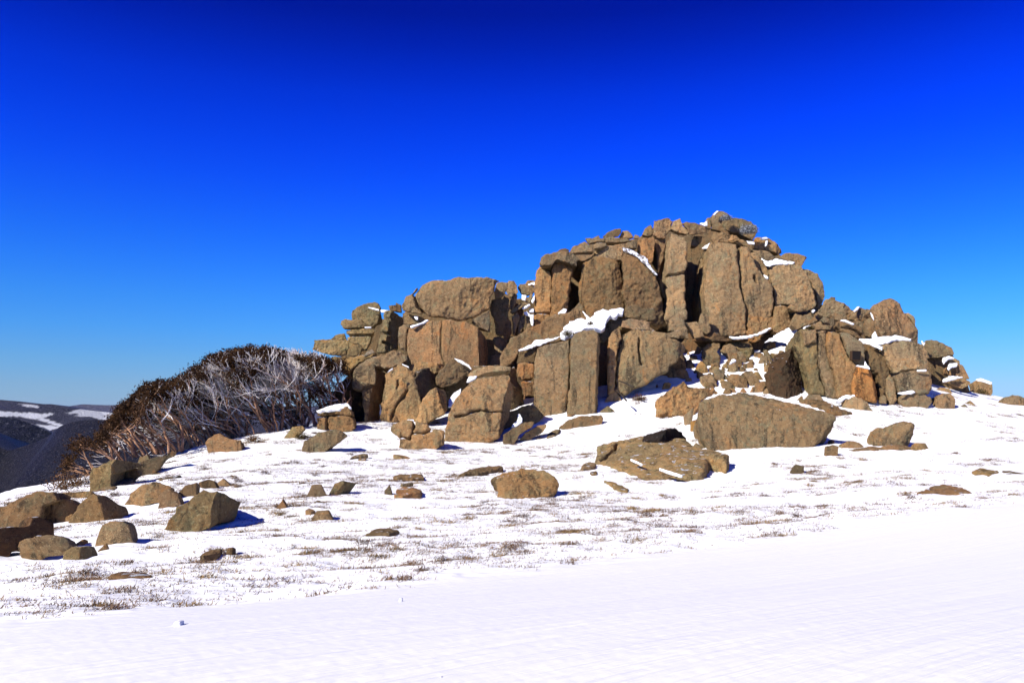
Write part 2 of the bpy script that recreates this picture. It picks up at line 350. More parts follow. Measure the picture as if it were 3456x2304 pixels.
# the shaded heart of the tor that closes the clefts behind the blocks
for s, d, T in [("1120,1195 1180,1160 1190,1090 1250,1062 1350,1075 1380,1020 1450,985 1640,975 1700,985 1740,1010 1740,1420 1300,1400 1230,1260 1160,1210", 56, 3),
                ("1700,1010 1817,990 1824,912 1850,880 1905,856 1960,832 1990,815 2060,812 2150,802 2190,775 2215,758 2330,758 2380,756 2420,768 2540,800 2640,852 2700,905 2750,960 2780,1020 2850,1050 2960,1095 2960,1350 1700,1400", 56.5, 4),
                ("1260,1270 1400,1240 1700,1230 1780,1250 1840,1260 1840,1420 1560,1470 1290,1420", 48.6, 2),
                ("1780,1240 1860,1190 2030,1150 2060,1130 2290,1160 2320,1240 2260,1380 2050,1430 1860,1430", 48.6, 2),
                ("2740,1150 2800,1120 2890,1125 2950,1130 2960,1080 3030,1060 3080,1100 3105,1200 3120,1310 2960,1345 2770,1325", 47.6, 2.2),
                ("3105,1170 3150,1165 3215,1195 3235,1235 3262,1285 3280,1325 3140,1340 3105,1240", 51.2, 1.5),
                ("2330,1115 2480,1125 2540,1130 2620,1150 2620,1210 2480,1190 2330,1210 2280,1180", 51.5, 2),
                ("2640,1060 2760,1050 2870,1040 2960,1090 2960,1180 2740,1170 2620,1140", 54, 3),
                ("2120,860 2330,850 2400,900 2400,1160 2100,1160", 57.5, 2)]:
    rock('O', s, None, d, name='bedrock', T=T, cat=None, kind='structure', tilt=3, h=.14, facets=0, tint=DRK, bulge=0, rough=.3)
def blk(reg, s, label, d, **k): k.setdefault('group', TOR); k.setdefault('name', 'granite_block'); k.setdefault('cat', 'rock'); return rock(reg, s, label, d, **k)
blk('O', "1120,1340 1150,1290 1200,1250 1270,1260 1270,1430 1190,1430 1140,1400", "rock tinted dark as shade behind the gums, left of the black-sided slab", 48.3, tint=(.4, .38, .36), yaw=30)  # rock added to close the gap, its shade tinted into the colour
# -- left shoulder
blk('A', "175,940 200,830 250,822 400,822 560,825 640,830 680,860 600,920 560,990 400,1000 300,985", "flat-topped grey brown block at the tor's left end, above the snow gums", 53, tint=GRN)
blk('A', "390,830 440,775 545,757 570,830", "small rounded hump peeping over the flat block at the tor's left end", 54.3, tint=GRN)
blk('A', "618,540 645,490 700,450 740,435 840,400 885,395 930,412 950,460 960,520 975,570 960,620 890,660 870,690 760,685 740,600 640,605 622,590", "dark rounded top block of the left-hand stacked tower", 52, tint=GRN, cuts=[("948,470 900,700", 68)])
blk('A', "500,650 505,610 560,590 625,600 740,600 770,640 880,690 700,692 550,710", "middle slab of the left-hand stacked tower jutting out to the left", 51.9, tint=GRN, r=.09)
blk('A', "550,714 880,694 870,760 830,870 800,925 730,965 720,880 640,870 570,820 555,760", "squarish lower block of the left-hand stacked tower", 51.8, tint=GRN, cracks=["560,780 860,775"])
blk('A', "570,1000 580,940 640,880 720,880 745,920 720,1000 640,1010", "small wedge of rock between flat left block and tower base", 51.2, tint=GRN)
blk('A', "1000,510 1050,495 1190,530 1225,580 1215,640 1160,690 1155,800 1150,930 1080,940 1020,970 910,970 930,870 950,740 980,620", "slim leaning pillar just left of the big two-panel wall", 51, tint=GRN, cuts=[("1060,520 1010,700 990,960", 50)], cracks=["940,745 1050,755", "990,850 1050,880"])
blk('A', "1045,440 1120,430 1190,445 1195,520 1060,495", "loose dark stone perched on the slim leaning pillar", 51.6, name='stone', tint=DRK, group=CAP)
blk('A', "1125,405 1190,435 1175,455 1135,440", "tiny pointed chip on top of the loose dark stone, left of the domed boulder", 52, name='stone', tint=DRK, group=CAP)
blk('A', "1190,430 1240,330 1320,290 1420,215 1540,170 1600,158 1740,160 1840,110 1900,125 2000,120 2110,130 2170,118 2240,135 2330,150 2325,170 2270,180 2240,300 2200,350 2190,480 2090,540 2000,580 1900,610 1840,620 1700,590 1560,580 1470,565 1430,545 1330,530 1240,515 1195,500",
    "huge domed boulder crowning the left half of the tor", 49.6, T=3.5, bulge=.5, cracks=["1410,215 1345,320 1400,450 1460,560"], cuts=[("1900,90 1700,170 1430,215", "52"), ("2235,200 2190,360 2150,520", 66)], tilt=-4)
blk('A', "1200,520 1330,550 1400,560 1480,590 1400,640 1290,655 1215,650", "rough low stone wedged under the domed boulder's left end", 50.3, name='stone')
blk('A', "1160,690 1220,655 1290,660 1270,730 1250,960 1180,930 1150,880", "narrow rounded slab at left edge of the smooth two-panel wall", 49.5, r=.18)
blk('A', "1275,700 1400,650 1550,610 1655,603 1643,700 1637,850 1637,980 1690,1120 1600,1130 1310,1120 1260,980 1255,800", "smooth tan left panel of the cracked wall below the domed boulder", 49.0, tint=(1.10, 1.05, 1.0), rough=.45, facets=1, r=.108, bulge=.12)
blk('A', "1658,603 1760,605 1840,620 1930,620 2060,690 2180,750 2205,900 2190,1110 2100,1125 1990,1180 1700,1160 1650,985 1650,850", "smooth tan right panel of the cracked wall with shaded right side", 49.0, tint=(1.10, 1.05, 1.0), rough=.45, facets=1, r=.108, bulge=.12, cuts=[("2060,680 2100,740 2080,900 2070,1130", 72)])
blk('A', "2000,600 2100,540 2190,490 2205,600 2200,745 2080,690", "triangular wedge between domed boulder and the right wall panel", 49.6, yaw=20)
blk('A', "620,1330 630,1220 700,1100 830,1030 950,1000 1100,935 1180,940 1250,990 1260,1050 1200,1110 1100,1140 1000,1150 900,1130 900,1330 760,1360 740,1400 640,1380", "brown slanting boulder leaning up against the foot of the two-panel wall, beside the gums", 46.8, tilt=14)
blk('A', "360,1000 560,1010 700,1010 760,1000 830,930 890,960 905,1000 700,1100 640,1180 600,1260 480,1180 390,1090", "mossy broken ledge just right of the snow gum crowns", 48.5, tint=(.82, .85, .76), rough=1.6)
blk('A', "760,1020 800,960 855,930 890,970 800,1010", "little icy grey stone on the mossy ledge", 47.6, name='stone', tint=(1.2, 1.35, 1.6))
blk('A', "1290,1100 1400,1070 1480,1090 1690,1100 1650,1180 1600,1210 1500,1220 1400,1260 1340,1290 1290,1180", "rusty broken rock at the foot of the left wall panel", 47.4, tint=ORG, rough=1.3)
blk('A', "1700,1100 1720,1050 1790,1040 1900,1080 1990,1165 1940,1230 1800,1330 1660,1370 1590,1340 1590,1230 1660,1150", "rounded dark boulder with snowy right rim, at the right wall panel's foot", 46.7, yaw=12, tint=DRK)
blk('D', "1600,190 1720,140 1850,110 2000,120 2092,130 2090,165 1960,175 1800,200 1700,240 1620,240", "thin iced slab lying across the top of the big leaning boulder", 45.5, tilt=20, T=1.2)
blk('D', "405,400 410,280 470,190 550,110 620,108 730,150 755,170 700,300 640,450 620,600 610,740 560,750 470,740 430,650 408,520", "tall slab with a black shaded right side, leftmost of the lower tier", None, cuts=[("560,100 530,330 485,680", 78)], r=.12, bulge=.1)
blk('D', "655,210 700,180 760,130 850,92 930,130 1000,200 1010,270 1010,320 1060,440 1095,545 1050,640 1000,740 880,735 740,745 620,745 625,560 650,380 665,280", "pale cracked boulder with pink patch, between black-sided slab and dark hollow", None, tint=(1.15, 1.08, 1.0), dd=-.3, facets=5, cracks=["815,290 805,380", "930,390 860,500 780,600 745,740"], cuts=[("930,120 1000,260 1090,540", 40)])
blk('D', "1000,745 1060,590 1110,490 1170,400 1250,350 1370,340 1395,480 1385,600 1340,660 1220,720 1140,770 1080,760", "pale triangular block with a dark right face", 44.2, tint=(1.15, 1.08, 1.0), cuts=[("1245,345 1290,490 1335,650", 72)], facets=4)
blk('D', "1010,260 1090,160 1170,135 1210,200 1280,250 1270,330 1170,400 1090,530 1030,350", "iced rock tinted black for shade in the hollow of the lower tier", 46.6, yaw=62, tint=(.5, .5, .55))  # dark tint puts the hollow's shadow into the rock colour
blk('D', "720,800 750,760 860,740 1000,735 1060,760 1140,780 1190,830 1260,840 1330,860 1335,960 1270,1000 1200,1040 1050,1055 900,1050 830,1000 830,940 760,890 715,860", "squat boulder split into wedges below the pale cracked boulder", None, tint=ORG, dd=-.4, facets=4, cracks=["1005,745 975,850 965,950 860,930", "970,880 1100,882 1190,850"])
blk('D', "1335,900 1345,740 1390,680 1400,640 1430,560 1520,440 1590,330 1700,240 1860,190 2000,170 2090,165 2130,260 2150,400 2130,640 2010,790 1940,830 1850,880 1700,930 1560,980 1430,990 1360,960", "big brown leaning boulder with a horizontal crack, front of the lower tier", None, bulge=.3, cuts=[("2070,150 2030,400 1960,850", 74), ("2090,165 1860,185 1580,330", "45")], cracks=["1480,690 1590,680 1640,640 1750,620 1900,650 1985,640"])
blk('E', "60,640 140,640 165,760 240,960 245,1090 120,1130 60,1100", "dark slab standing in for shade behind the big leaning boulder's right side", 46.6, yaw=50, tint=DRK)  # slab filled in dark where the leaning boulder's side lies in shadow
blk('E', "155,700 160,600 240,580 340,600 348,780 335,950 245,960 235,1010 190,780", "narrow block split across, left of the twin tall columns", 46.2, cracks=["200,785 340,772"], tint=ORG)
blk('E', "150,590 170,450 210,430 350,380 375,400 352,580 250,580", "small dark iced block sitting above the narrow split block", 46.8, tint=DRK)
blk('E', "0,430 60,290 160,270 250,210 340,170 440,110 530,50 640,20 740,0 800,-60 870,-121 915,-20 985,85 1000,200 830,260 650,330 380,400 200,470 100,580 -40,700 -40,500", "long diagonal ramp of bare rock rising from left to the cleft pillar's foot", 48.9, tint=ORG, tilt=12, T=3, facets=0, bulge=.15)
blk('E', "335,1000 345,700 350,560 375,400 500,365 640,330 757,310 752,600 747,760 705,1160 560,1185 470,1185 400,1130 340,1060", "left half of the tall twin column in the lower middle, tan and streaked", None, dd=.1, r=.132, bulge=.15, rough=.8, T=3.2)
blk('E', "763,300 800,250 900,212 1000,200 1050,210 1110,280 1112,500 1102,800 1085,1010 1000,1060 850,1120 705,1160 742,780 757,600", "right half of the tall twin column, taller and dark on its right side", None, dd=-.1, r=.132, bulge=.15, rough=.8, cuts=[("1065,220 1070,680 1030,1090", 74)], T=3.2)
blk('E', "1175,900 1168,700 1190,300 1230,220 1320,170 1345,260 1292,440 1268,700 1258,920 1180,945", "slim tan slab split from the left of the broad block below centre", 45.9, r=.12, tint=ORG)
blk('E', "1262,920 1268,700 1295,440 1340,240 1500,200 1700,220 1840,250 1900,300 2080,330 2130,400 2100,470 2010,520 1900,620 1850,700 1740,740 1620,840 1470,900 1400,960 1290,920", "broad block below centre with a short black crack, right of the shadowed cleft", 45.9, r=.15, bulge=.35, T=3.5, facets=4, cuts=[("1920,280 1910,600", 45)], cracks=["1530,320 1540,450 1575,610"])
blk('E', "1080,240 1160,110 1300,70 1440,90 1520,160 1480,230 1320,220 1230,240 1150,350 1105,330", "greenish sloping slab right of the central snow patch", 48.0, tint=GRN, tilt=18)
blk('E', "1340,100 1420,80 1600,100 1660,130 1650,180 1710,215 1500,210 1330,180", "flat icy slab on top of the broad block", 47.2, tint=(.8, .8, .85), tilt=10)
blk('B', "1370,1190 1400,1120 1500,1105 1620,1140 1700,1140 1740,1200 1720,1280 1600,1290 1500,1270 1380,1240", "angular dark boulder lying at the foot of the rust-stained pillar", 48.9, tint=DRK, facets=5)
blk('E', "1875,220 1880,90 1970,15 2010,40 2060,150 2090,250 2100,320 2020,290 1980,240", "pointed upright stone with frosted right edge at the foot of the black cleft", 48.4, facets=5, r=.06)
blk('E', "1840,250 1990,220 2025,250 1990,310 1860,290", "pale flat stone lying under the pointed upright stone", 47.5, name='stone', group=RUB)
blk('E', "2050,130 2190,110 2280,280 2170,310 2110,220", "tilted squarish block right of the pointed upright stone", 49, facets=3)
blk('E', "2200,150 2240,20 2320,30 2345,230 2300,260 2230,220", "small rugged block against the left foot of the great right pillar", 50)
blk('B', "345,1200 355,900 375,700 420,655 470,690 530,710 548,780 548,1000 530,1215 525,1400 335,1400", "narrow pillar at the left edge of the upper wall", 52.2, T=5.2, taper=.05, r=.15, cracks=["340,1205 525,1208"], tint=ORG)
blk('B', "548,720 560,650 600,590 700,610 780,650 782,700 765,850 742,1000 737,1160 600,1290 530,1300 535,1100 550,900", "tan pillar left of the upper black cleft", 51.9, T=5.2, taper=.05, r=.15, tint=ORG, cuts=[("775,640 765,800 735,1150", 60)])
blk('B', "410,620 430,570 480,530 600,500 720,485 780,510 870,590 830,600 830,665 720,625 600,590 560,640 550,655 440,650", "overhanging cap rock at the upper wall's left corner", 51.3, T=5.6, taper=.03)
blk('B', "750,500 780,440 880,400 960,420 1010,460 1025,540 990,580 900,612 830,592 780,550", "blocky cap stone above the upper black cleft", 51.9, cracks=["800,530 1010,515"], T=5.6, taper=.03)
blk('B', "855,900 880,700 900,630 1000,580 1040,550 1150,560 1290,600 1325,640 1345,800 1370,1000 1370,1180 1200,1220 1080,1230 1010,1280 970,1260 930,1180 880,1070 855,1010", "broad tan pillar right of the upper black cleft with two dark streaks", 51.7, T=5.2, taper=.05, r=.18, tint=ORG, bulge=.3)
blk('B', "1345,580 1360,520 1440,500 1540,570 1640,680 1740,760 1780,950 1820,1120 1830,1310 1650,1320 1500,1300 1370,1200 1368,1000 1348,800", "dark rust-stained pillar under the curved strip of ice", 51.3, T=5.2, taper=.05, tint=(.82, .74, .68), bulge=.3, r=.18, facets=4, rough=1.3)
blk('B', "1030,475 1160,450 1380,400 1372,460 1345,520 1335,595 1250,590 1140,560 1040,545", "capping band of rock above the broad tan pillar", 52.1, T=5.6, taper=.03)
blk('B', "1020,425 1060,402 1160,405 1167,440 1100,468 1030,470", "small oval lump set in the capping band", 51.9, r=.09)
blk('B', "960,418 1050,400 1200,400 1350,397 1460,378 1475,355 1330,340 1220,333 1090,350 1000,380", "thin flat slab lying along the upper skyline", 52.8, T=2.5, r=.072)
blk('B', "920,345 1000,350 1080,315 1097,355 1050,395 970,412", "jagged leaning stone at the left end of the flat skyline slab", 53.2, name='stone', group=CAP)
blk('B', "1125,330 1180,285 1260,250 1325,245 1330,290 1300,330 1220,345 1150,357", "dark egg-shaped boulder perched on the skyline slab", 53, name='boulder', group=CAP, tint=DRK, tilt=-8)
blk('B', "1310,335 1350,270 1400,265 1450,300 1477,342 1400,352", "rounded stone next to the perched egg-shaped boulder", 53.2, name='boulder', group=CAP)
blk('B', "1470,348 1490,305 1540,325 1530,352", "small stone right of the two perched skyline boulders", 53.2, name='stone', group=CAP)
blk('B', "600,512 640,470 700,460 745,480 740,505", "dark cap pebble on the overhanging rock's top", 52.5, name='stone', group=CAP, tint=DRK)
blk('B', "880,405 920,385 960,412 950,430", "tiny broken stone on the skyline between cap stones", 53, name='stone', group=CAP)
blk('B', "1380,460 1390,400 1500,375 1512,400 1507,467", "square block beneath the skyline slab's right end", 52.7, T=2)
blk('B', "1520,380 1600,350 1700,345 1722,380 1702,560 1682,650 1640,610 1540,525 1515,480", "orange slab above the curved strip of ice", 53, T=2.5, tint=ORG)
blk('B', "1720,370 1800,350 1832,315 1840,400 1800,600 1755,745 1740,640 1740,520 1715,450", "leaning splinter of rock left of the dark narrow chimney", 53.6, yaw=15, T=2)
blk('B', "1570,312 1600,240 1670,190 1690,250 1702,310 1650,332", "pointed block on the skyline before the highest left knob", 54, group=CAP)
blk('B', "1710,250 1705,145 1800,130 1880,125 1925,160 1910,240 1860,290 1830,340 1760,352 1700,312", "knobbly frosted block standing up on the skyline right of centre", 53.4, group=CAP, rough=1.5)
blk('B', "1895,240 1930,160 2000,125 2020,170 2040,220 2100,280 2080,302 1980,282", "craggy stone between the knobbly block and the flat overhang", 53.2, group=CAP, rough=1.4)
blk('C', "10,180 60,165 150,170 250,210 285,250 290,290 200,300 90,310 60,240", "smooth flat overhanging stone left of the summit, above the black cleft", 53, group=CAP, tilt=-10)
blk('B', "1840,800 1850,600 1880,400 1900,285 1960,290 2060,330 2090,450 2085,600 2065,750 2060,1000 2085,1260 1990,1300 1960,1250 1870,1290 1850,1330 1832,1200 1850,1050", "tall dark column immediately left of the great black cleft", 51.6, T=5.2, taper=.05, r=.15, cuts=[("2075,400 2060,800 2060,1280", 70)], cracks=["1850,770 1950,760 2070,728"])
blk('B', "1760,800 1800,830 1850,950 1852,1050 1800,1010 1770,880", "thin mossy sliver between rust-stained pillar and tall dark column", 52.2, tint=GRN)
blk('C', "120,360 140,325 240,330 222,400 182,447 110,430", "chockstone jammed in the top of the great black cleft", 54, T=1.2)
blk('C', "225,520 270,460 330,465 300,600 270,640", "snow-capped stone at the right edge of the great black cleft", 54)
blk('C', "195,1130 220,1000 270,980 300,1180 310,1360 220,1330", "low block inside the foot of the great black cleft", 53.2)
# -- summit and right pillar
blk('C', "320,180 325,120 360,70 400,40 470,45 530,75 565,120 562,160 500,180 430,200 350,190", "highest boulder on the summit, rounded, with snow on its left", 54, group=CAP)
blk('C', "570,130 640,130 720,145 790,175 850,230 860,260 830,330 810,385 750,360 660,310 560,290 470,250 450,180 500,150", "big round summit boulder right of the highest one, rimed on its right", 53.7, group=CAP, T=2.5, bulge=.4)
blk('C', "335,245 350,200 430,170 480,240 560,290 500,295 420,262", "rock wedge supporting the highest boulder", 53.5, group=CAP)
blk('C', "258,175 290,120 322,115 332,180 340,245 300,240", "narrow stone propped on the left of the highest boulder", 54, group=CAP)
blk('C', "345,350 370,260 450,265 560,310 640,340 740,390 762,450 700,440 560,400 430,390 380,420", "crumbly dark capstone on top of the great right pillar", 52.2, group=CAP, rough=1.6, tint=DRK)
blk('C', "530,370 580,320 635,315 640,345 590,370 550,382", "little snow-tipped stone on the great pillar's cap", 51.5, name='stone', group=CAP)
blk('C', "345,380 380,400 430,385 560,400 700,440 762,450 790,540 850,680 940,790 1000,830 1042,1000 1057,1100 1040,1200 1000,1290 940,1400 755,1500 755,1440 600,1470 400,1465 325,1430 300,1250 270,1000 280,800 300,640 325,450", "great right pillar, the tallest smooth face of the tor, with a long vertical crack", 51.2, T=5.2, taper=.05, r=.21, bulge=.3, tilt=4, cuts=[("420,1480 425,900 430,350", 32), ("900,600 1000,830 1060,1200", 35)], cracks=["640,450 640,560 665,780 705,950 735,1150 755,1400", "825,790 830,860"], facets=2)
blk('C', "765,480 830,500 900,560 960,650 990,720 987,790 940,780 850,680 790,570", "curved flake clinging to the upper right of the great pillar", 52.2)
blk('C', "780,470 880,480 1000,500 1065,560 1040,600 960,607 900,570", "smooth lens-shaped stone above the small triangular snowfield", 52.8, group=CAP)
blk('C', "820,460 830,390 832,340 900,335 980,345 1060,390 1140,460 1160,500 1110,530 1000,500 900,480", "orange stained summit boulder streaked with snow, right of the rimed one", 53.4, group=CAP, tint=ORG)
blk('C', "1110,560 1180,515 1300,520 1430,560 1400,600 1370,660 1360,690 1290,635 1180,600", "pointed beak of rock overhanging the right shoulder", 53, group=CAP)
blk('C', "985,720 1010,660 1070,640 1200,640 1330,650 1370,700 1430,790 1500,900 1530,1000 1547,1110 1500,1150 1420,1175 1370,1180 1300,1120 1200,1110 1130,1100 1060,1125 1050,980 1020,880", "huge rounded block forming the tor's right shoulder", 51.6, T=3.5, bulge=.45, cuts=[("1400,690 1500,950 1530,1150", 62)])
blk('C', "1360,685 1440,700 1540,750 1600,840 1630,940 1642,1010 1600,1090 1545,1130 1530,1000 1480,860", "rounded slab behind the right shoulder block, outermost on the skyline", 53, T=3, cuts=[("1500,760 1530,930 1545,1110", 20)])
blk('C', "1060,1120 1130,1100 1200,1130 1230,1220 1250,1300 1240,1420 1130,1440 1040,1400 1030,1300 1050,1200", "brown flake at the foot of the right shoulder block", 50.8, tint=ORG)
blk('C', "1210,1120 1270,1090 1330,1110 1390,1170 1330,1182 1240,1172", "small flat stone lying below the right shoulder block", 50.5, name='stone')
blk('C', "760,1220 880,1230 1000,1250 1040,1240 1040,1380 940,1440 860,1520 790,1530 760,1440", "broken orange base at the right foot of the great pillar", 50.8, tint=ORG, rough=1.6)
# -- left cluster of broken columns between domed boulder and upper wall
LC = 'small broken columns between the domed boulder and the upper wall'
def lc(reg, s, label, d, **k): return blk(reg, s, label, d, group=LC, **k)
lc('A', "2240,300 2270,190 2340,170 2400,180 2395,250 2325,350 2250,362", "upper rounded lump just right of the domed boulder", 51.2)
lc('A', "2200,450 2215,380 2290,360 2352,370 2405,420 2400,700 2340,785 2260,765 2240,600 2205,540", "tall dark knobbly column right of the domed boulder", 51.2, tint=DRK)
lc('A', "2235,800 2300,780 2390,820 2400,990 2260,995 2240,900", "square stone under the dark knobbly column", 51.2)
lc('A', "2195,1130 2210,1010 2280,990 2400,1000 2410,1160 2250,1200", "low block under the square stone right of the wall panel", 50.6)
lc('B', "15,930 20,860 60,825 120,830 155,880 167,960 120,1010 60,1015", "rounded head of rock on the skyline between domed boulder and upper wall", 53)
lc('B', "-60,900 -30,850 15,850 20,960 -10,1010 -60,1000", "small round lump left of the rounded skyline head", 53)
lc('B', "160,905 180,865 260,865 300,890 357,900 352,960 280,992 200,980", "flat slanting slab right of the rounded skyline head", 53.4)
lc('B', "240,870 270,830 340,825 370,850 360,890 300,885", "snowy stone on the skyline against the upper wall's left edge", 54)
lc('B', "60,1140 80,1050 120,970 157,1000 140,1080 90,1165", "leaning finger of rock in the broken cluster", 52)
lc('B', "70,1185 150,1110 260,1060 300,960 342,970 300,1080 200,1140 100,1205", "bent diagonal slab among snow in the broken cluster", 52.1)
lc('B', "0,1000 60,1030 62,1100 40,1200 0,1190 -30,1100", "small dark stump left of the leaning finger", 52)
lc('B', "155,1440 165,1344 190,1220 245,1205 248,1300 205,1420", "thin upright rib, left of two beside the upper wall's foot", 51.6, r=.06)
lc('B', "250,1390 253,1205 302,1225 302,1344 292,1390", "thin upright rib, right of two beside the upper wall's foot", 51.6, r=.06)
lc('B', "0,1200 60,1250 92,1300 100,1420 50,1480 0,1510 -20,1350", "dark column at the bottom left of the broken cluster", 51.2, tint=DRK)
lc('B', "95,1230 160,1190 185,1240 160,1340 130,1440 95,1440", "leaning flake between dark column and thin ribs", 51.6)
# -- right-hand group of columns
blk('G', "80,620 120,480 150,450 250,430 362,450 364,620 364,800 388,950 460,1130 462,1190 380,1185 300,1170 260,960 200,800 130,690", "leftmost curved column of the right-hand group, mossy on its left", 44.4, tint=GRN, r=.15, T=3, bulge=.2)
blk('G', "190,450 360,432 362,590 300,600 222,622 215,520", "squared dark head of the leftmost right-hand column", 44.1, r=.108, T=1.2, cuts=[("350,560 220,600", 50)])
blk('G', "368,460 462,450 472,520 478,700 512,860 562,1030 600,1190 600,1220 540,1220 470,1195 458,1100 403,960 373,840 366,700", "second narrow curved column of the right-hand group", 44.2, r=.12, T=3, bulge=.2)
blk('G', "476,450 560,455 620,500 660,580 690,680 745,800 795,850 765,950 755,1200 680,1215 612,1210 572,1030 523,860 484,700", "third curved column of the right-hand group, tan, left of the plaque", 43.9, r=.132, T=3, bulge=.25, tint=ORG)
blk('G', "615,475 720,490 780,540 870,590 892,650 892,760 902,850 850,855 790,855 750,800 700,700 670,580", "upper block of the right-hand group carrying the dark plaque", 44.0, r=.09, T=2.5, bulge=.08, rough=.7, facets=0)
blk('G', "790,862 850,857 960,892 1000,950 1050,1020 1070,1100 1078,1200 1060,1270 1010,1270 900,1245 755,1225 750,1050 768,950", "bright orange buttress below the plaque", 43.6, r=.12, T=2.5, bulge=.2, tint=(1.38, 1.05, .80), rough=.6, cuts=[("960,880 1010,1000 1000,1250", 55)])
blk('G', "905,700 960,620 1040,655 1110,700 1150,800 1182,900 1192,960 1150,1000 1142,1100 1110,1200 1082,1260 1072,1100 1040,960 1000,930 930,850", "dark weathered column right of the orange buttress", 44.2, r=.15, T=2.5, tint=DRK, rough=1.3)
blk('G', "1143,1000 1192,950 1232,1000 1262,1120 1267,1250 1230,1300 1170,1300 1145,1180", "short foot column at the base between weathered column and square blocks", 43.9, r=.12)
blk('G', "1080,1275 1085,1200 1130,1180 1157,1230 1150,1285", "small round stone at the foot of the weathered column", 43.5, name='stone')
blk('G', "1118,600 1300,562 1430,560 1562,610 1602,680 1632,850 1642,900 1500,902 1400,912 1230,945 1190,860 1140,760 1110,680", "big square block, upper of two stacked at the right-hand group's edge", 43.9, r=.15, T=3, bulge=.25, cuts=[("1520,620 1500,740 1480,900", 16)])
blk('G', "1240,955 1400,917 1600,907 1652,930 1667,1100 1620,1170 1500,1175 1440,1160 1350,1175 1275,1155 1250,1050", "big square block, lower of two stacked at the right-hand group's edge", 43.8, r=.15, T=3, bulge=.25)
blk('G', "970,230 990,180 1080,130 1200,90 1270,120 1310,170 1350,250 1400,310 1480,400 1522,470 1532,600 1430,570 1300,560 1070,550 1040,500 1010,400 1020,300", "tall rounded tower block on top of the right-hand group", 46.2, T=3, bulge=.4, r=.18, cuts=[("1050,560 1060,300 1110,100", 42)])
blk('G', "1350,255 1400,250 1460,290 1482,340 1482,410 1420,322", "frosted knob behind the tower block's right shoulder", 47.4, tint=(1.1, 1.15, 1.2))
blk('G', "915,420 915,340 960,310 1002,330 1012,450 982,540 930,510", "narrow upright stone left of the tower block", 46.9)
blk('G', "580,400 600,350 680,330 800,380 880,440 912,500 880,548 800,548 700,500 620,460", "layered dark boulder resting behind the curved columns", 45.4, tint=DRK, r=.12, cracks=["640,420 760,450 870,500"])
blk('G', "760,360 900,340 922,400 915,480 850,420", "plain block behind the layered dark boulder", 47.6)
UR = 'jumbled stones on the right shoulder ridge'
def ur(reg, s, label, d, **k): return blk(reg, s, label, d, group=UR, facets=4, **k)
ur('G', "380,215 450,150 460,100 560,105 640,130 740,190 777,245 700,265 600,300 520,315 420,292 380,262", "largest flat-topped boulder on the right shoulder ridge skyline", 50)
ur('G', "500,95 520,72 570,80 565,115 505,120", "dark chip of stone on top of the ridge skyline boulder", 50.2, tint=DRK)
ur('G', "520,275 600,232 700,252 692,310 620,347 560,332", "stone under the front of the largest ridge boulder", 49)
ur('G', "730,275 780,222 850,185 950,208 972,240 912,282 902,322 800,347 740,322", "craggy snow-topped stone next to the tower block on the ridge", 49.4, rough=1.4)
ur('G', "80,345 120,262 200,292 300,250 380,280 387,330 300,382 200,410 130,450 90,410 60,395", "broad brown slab on the ridge above the curved columns", 49)
ur('G', "30,195 60,160 130,150 200,222 180,242 100,232", "thin pointed stone at the ridge's left end", 50)
ur('G', "255,405 400,350 422,390 540,400 522,442 350,447", "log-shaped stone lying across the top of the second column", 45.6)
ur('G', "505,312 560,312 562,400 530,412 517,360", "small upright stone on the log-shaped stone's right end", 46.2)
ur('G', "400,330 440,300 510,320 510,370 440,370", "snow-dusted stone behind the log-shaped stone", 47.5)
TL = 'stones trailing off the right end of the tor'
def tl(reg, s, label, d=None, **k): return blk(reg, s, label, d, group=TL, **k)
tl('G', "1575,620 1610,560 1660,550 1800,600 1890,650 1922,710 1880,747 1790,752 1700,765 1640,770 1620,720", "wedge-topped boulder at the tor's right end behind the square blocks", 50.5, cuts=[("1640,560 1620,640 1760,760", "40")])
tl('G', "1780,790 1850,750 1930,770 1990,790 1982,832 1900,832 1820,832", "snow-covered flat stone, top of the steps at the right end", 49.8)
tl('G', "1840,895 1880,832 1960,832 2010,850 2060,920 2092,1000 2040,1005 1950,975 1880,965 1850,935", "stepped stone halfway down the right end", 49.6)
tl('G', "1790,1005 1900,970 2030,985 2112,1040 2080,1085 2000,1115 1900,1065 1800,1045", "broad snow-layered stone at the bottom of the right end steps", 48.6)
tl('G', "2150,1030 2210,1005 2300,1030 2352,1060 2352,1130 2310,1180 2230,1185 2160,1110", "dark snow-dappled boulder on the skyline past the right end steps")
tl('G', "1290,1230 1340,1170 1440,1145 1540,1160 1640,1210 1672,1260 1600,1310 1500,1325 1420,1300 1330,1270", "brown boulder with a snow pocket at the foot of the square blocks")
tl('G', "1700,1260 1720,1190 1790,1155 1880,1160 1942,1240 1930,1290 1880,1340 1780,1335 1710,1310", "round ball-like boulder in the snow right of the square blocks")
tl('G', "1950,1290 2040,1285 2097,1320 2060,1332 1960,1322", "small low stone right of the ball-like boulder", name='stone')
tl('G', "2010,1230 2100,1245 2200,1310 2120,1302 2050,1262", "thin slanting slab behind the small low stone", name='stone')
tl('M', "2160,155 2200,100 2260,80 2320,90 2400,120 2400,160 2220,168", "last cluster stone on the snow at the right frame edge")
tl('G', "1700,1130 1760,1095 1860,1110 1900,1150 1800,1150", "half-buried flat stone above the ball-like boulder", name='stone')
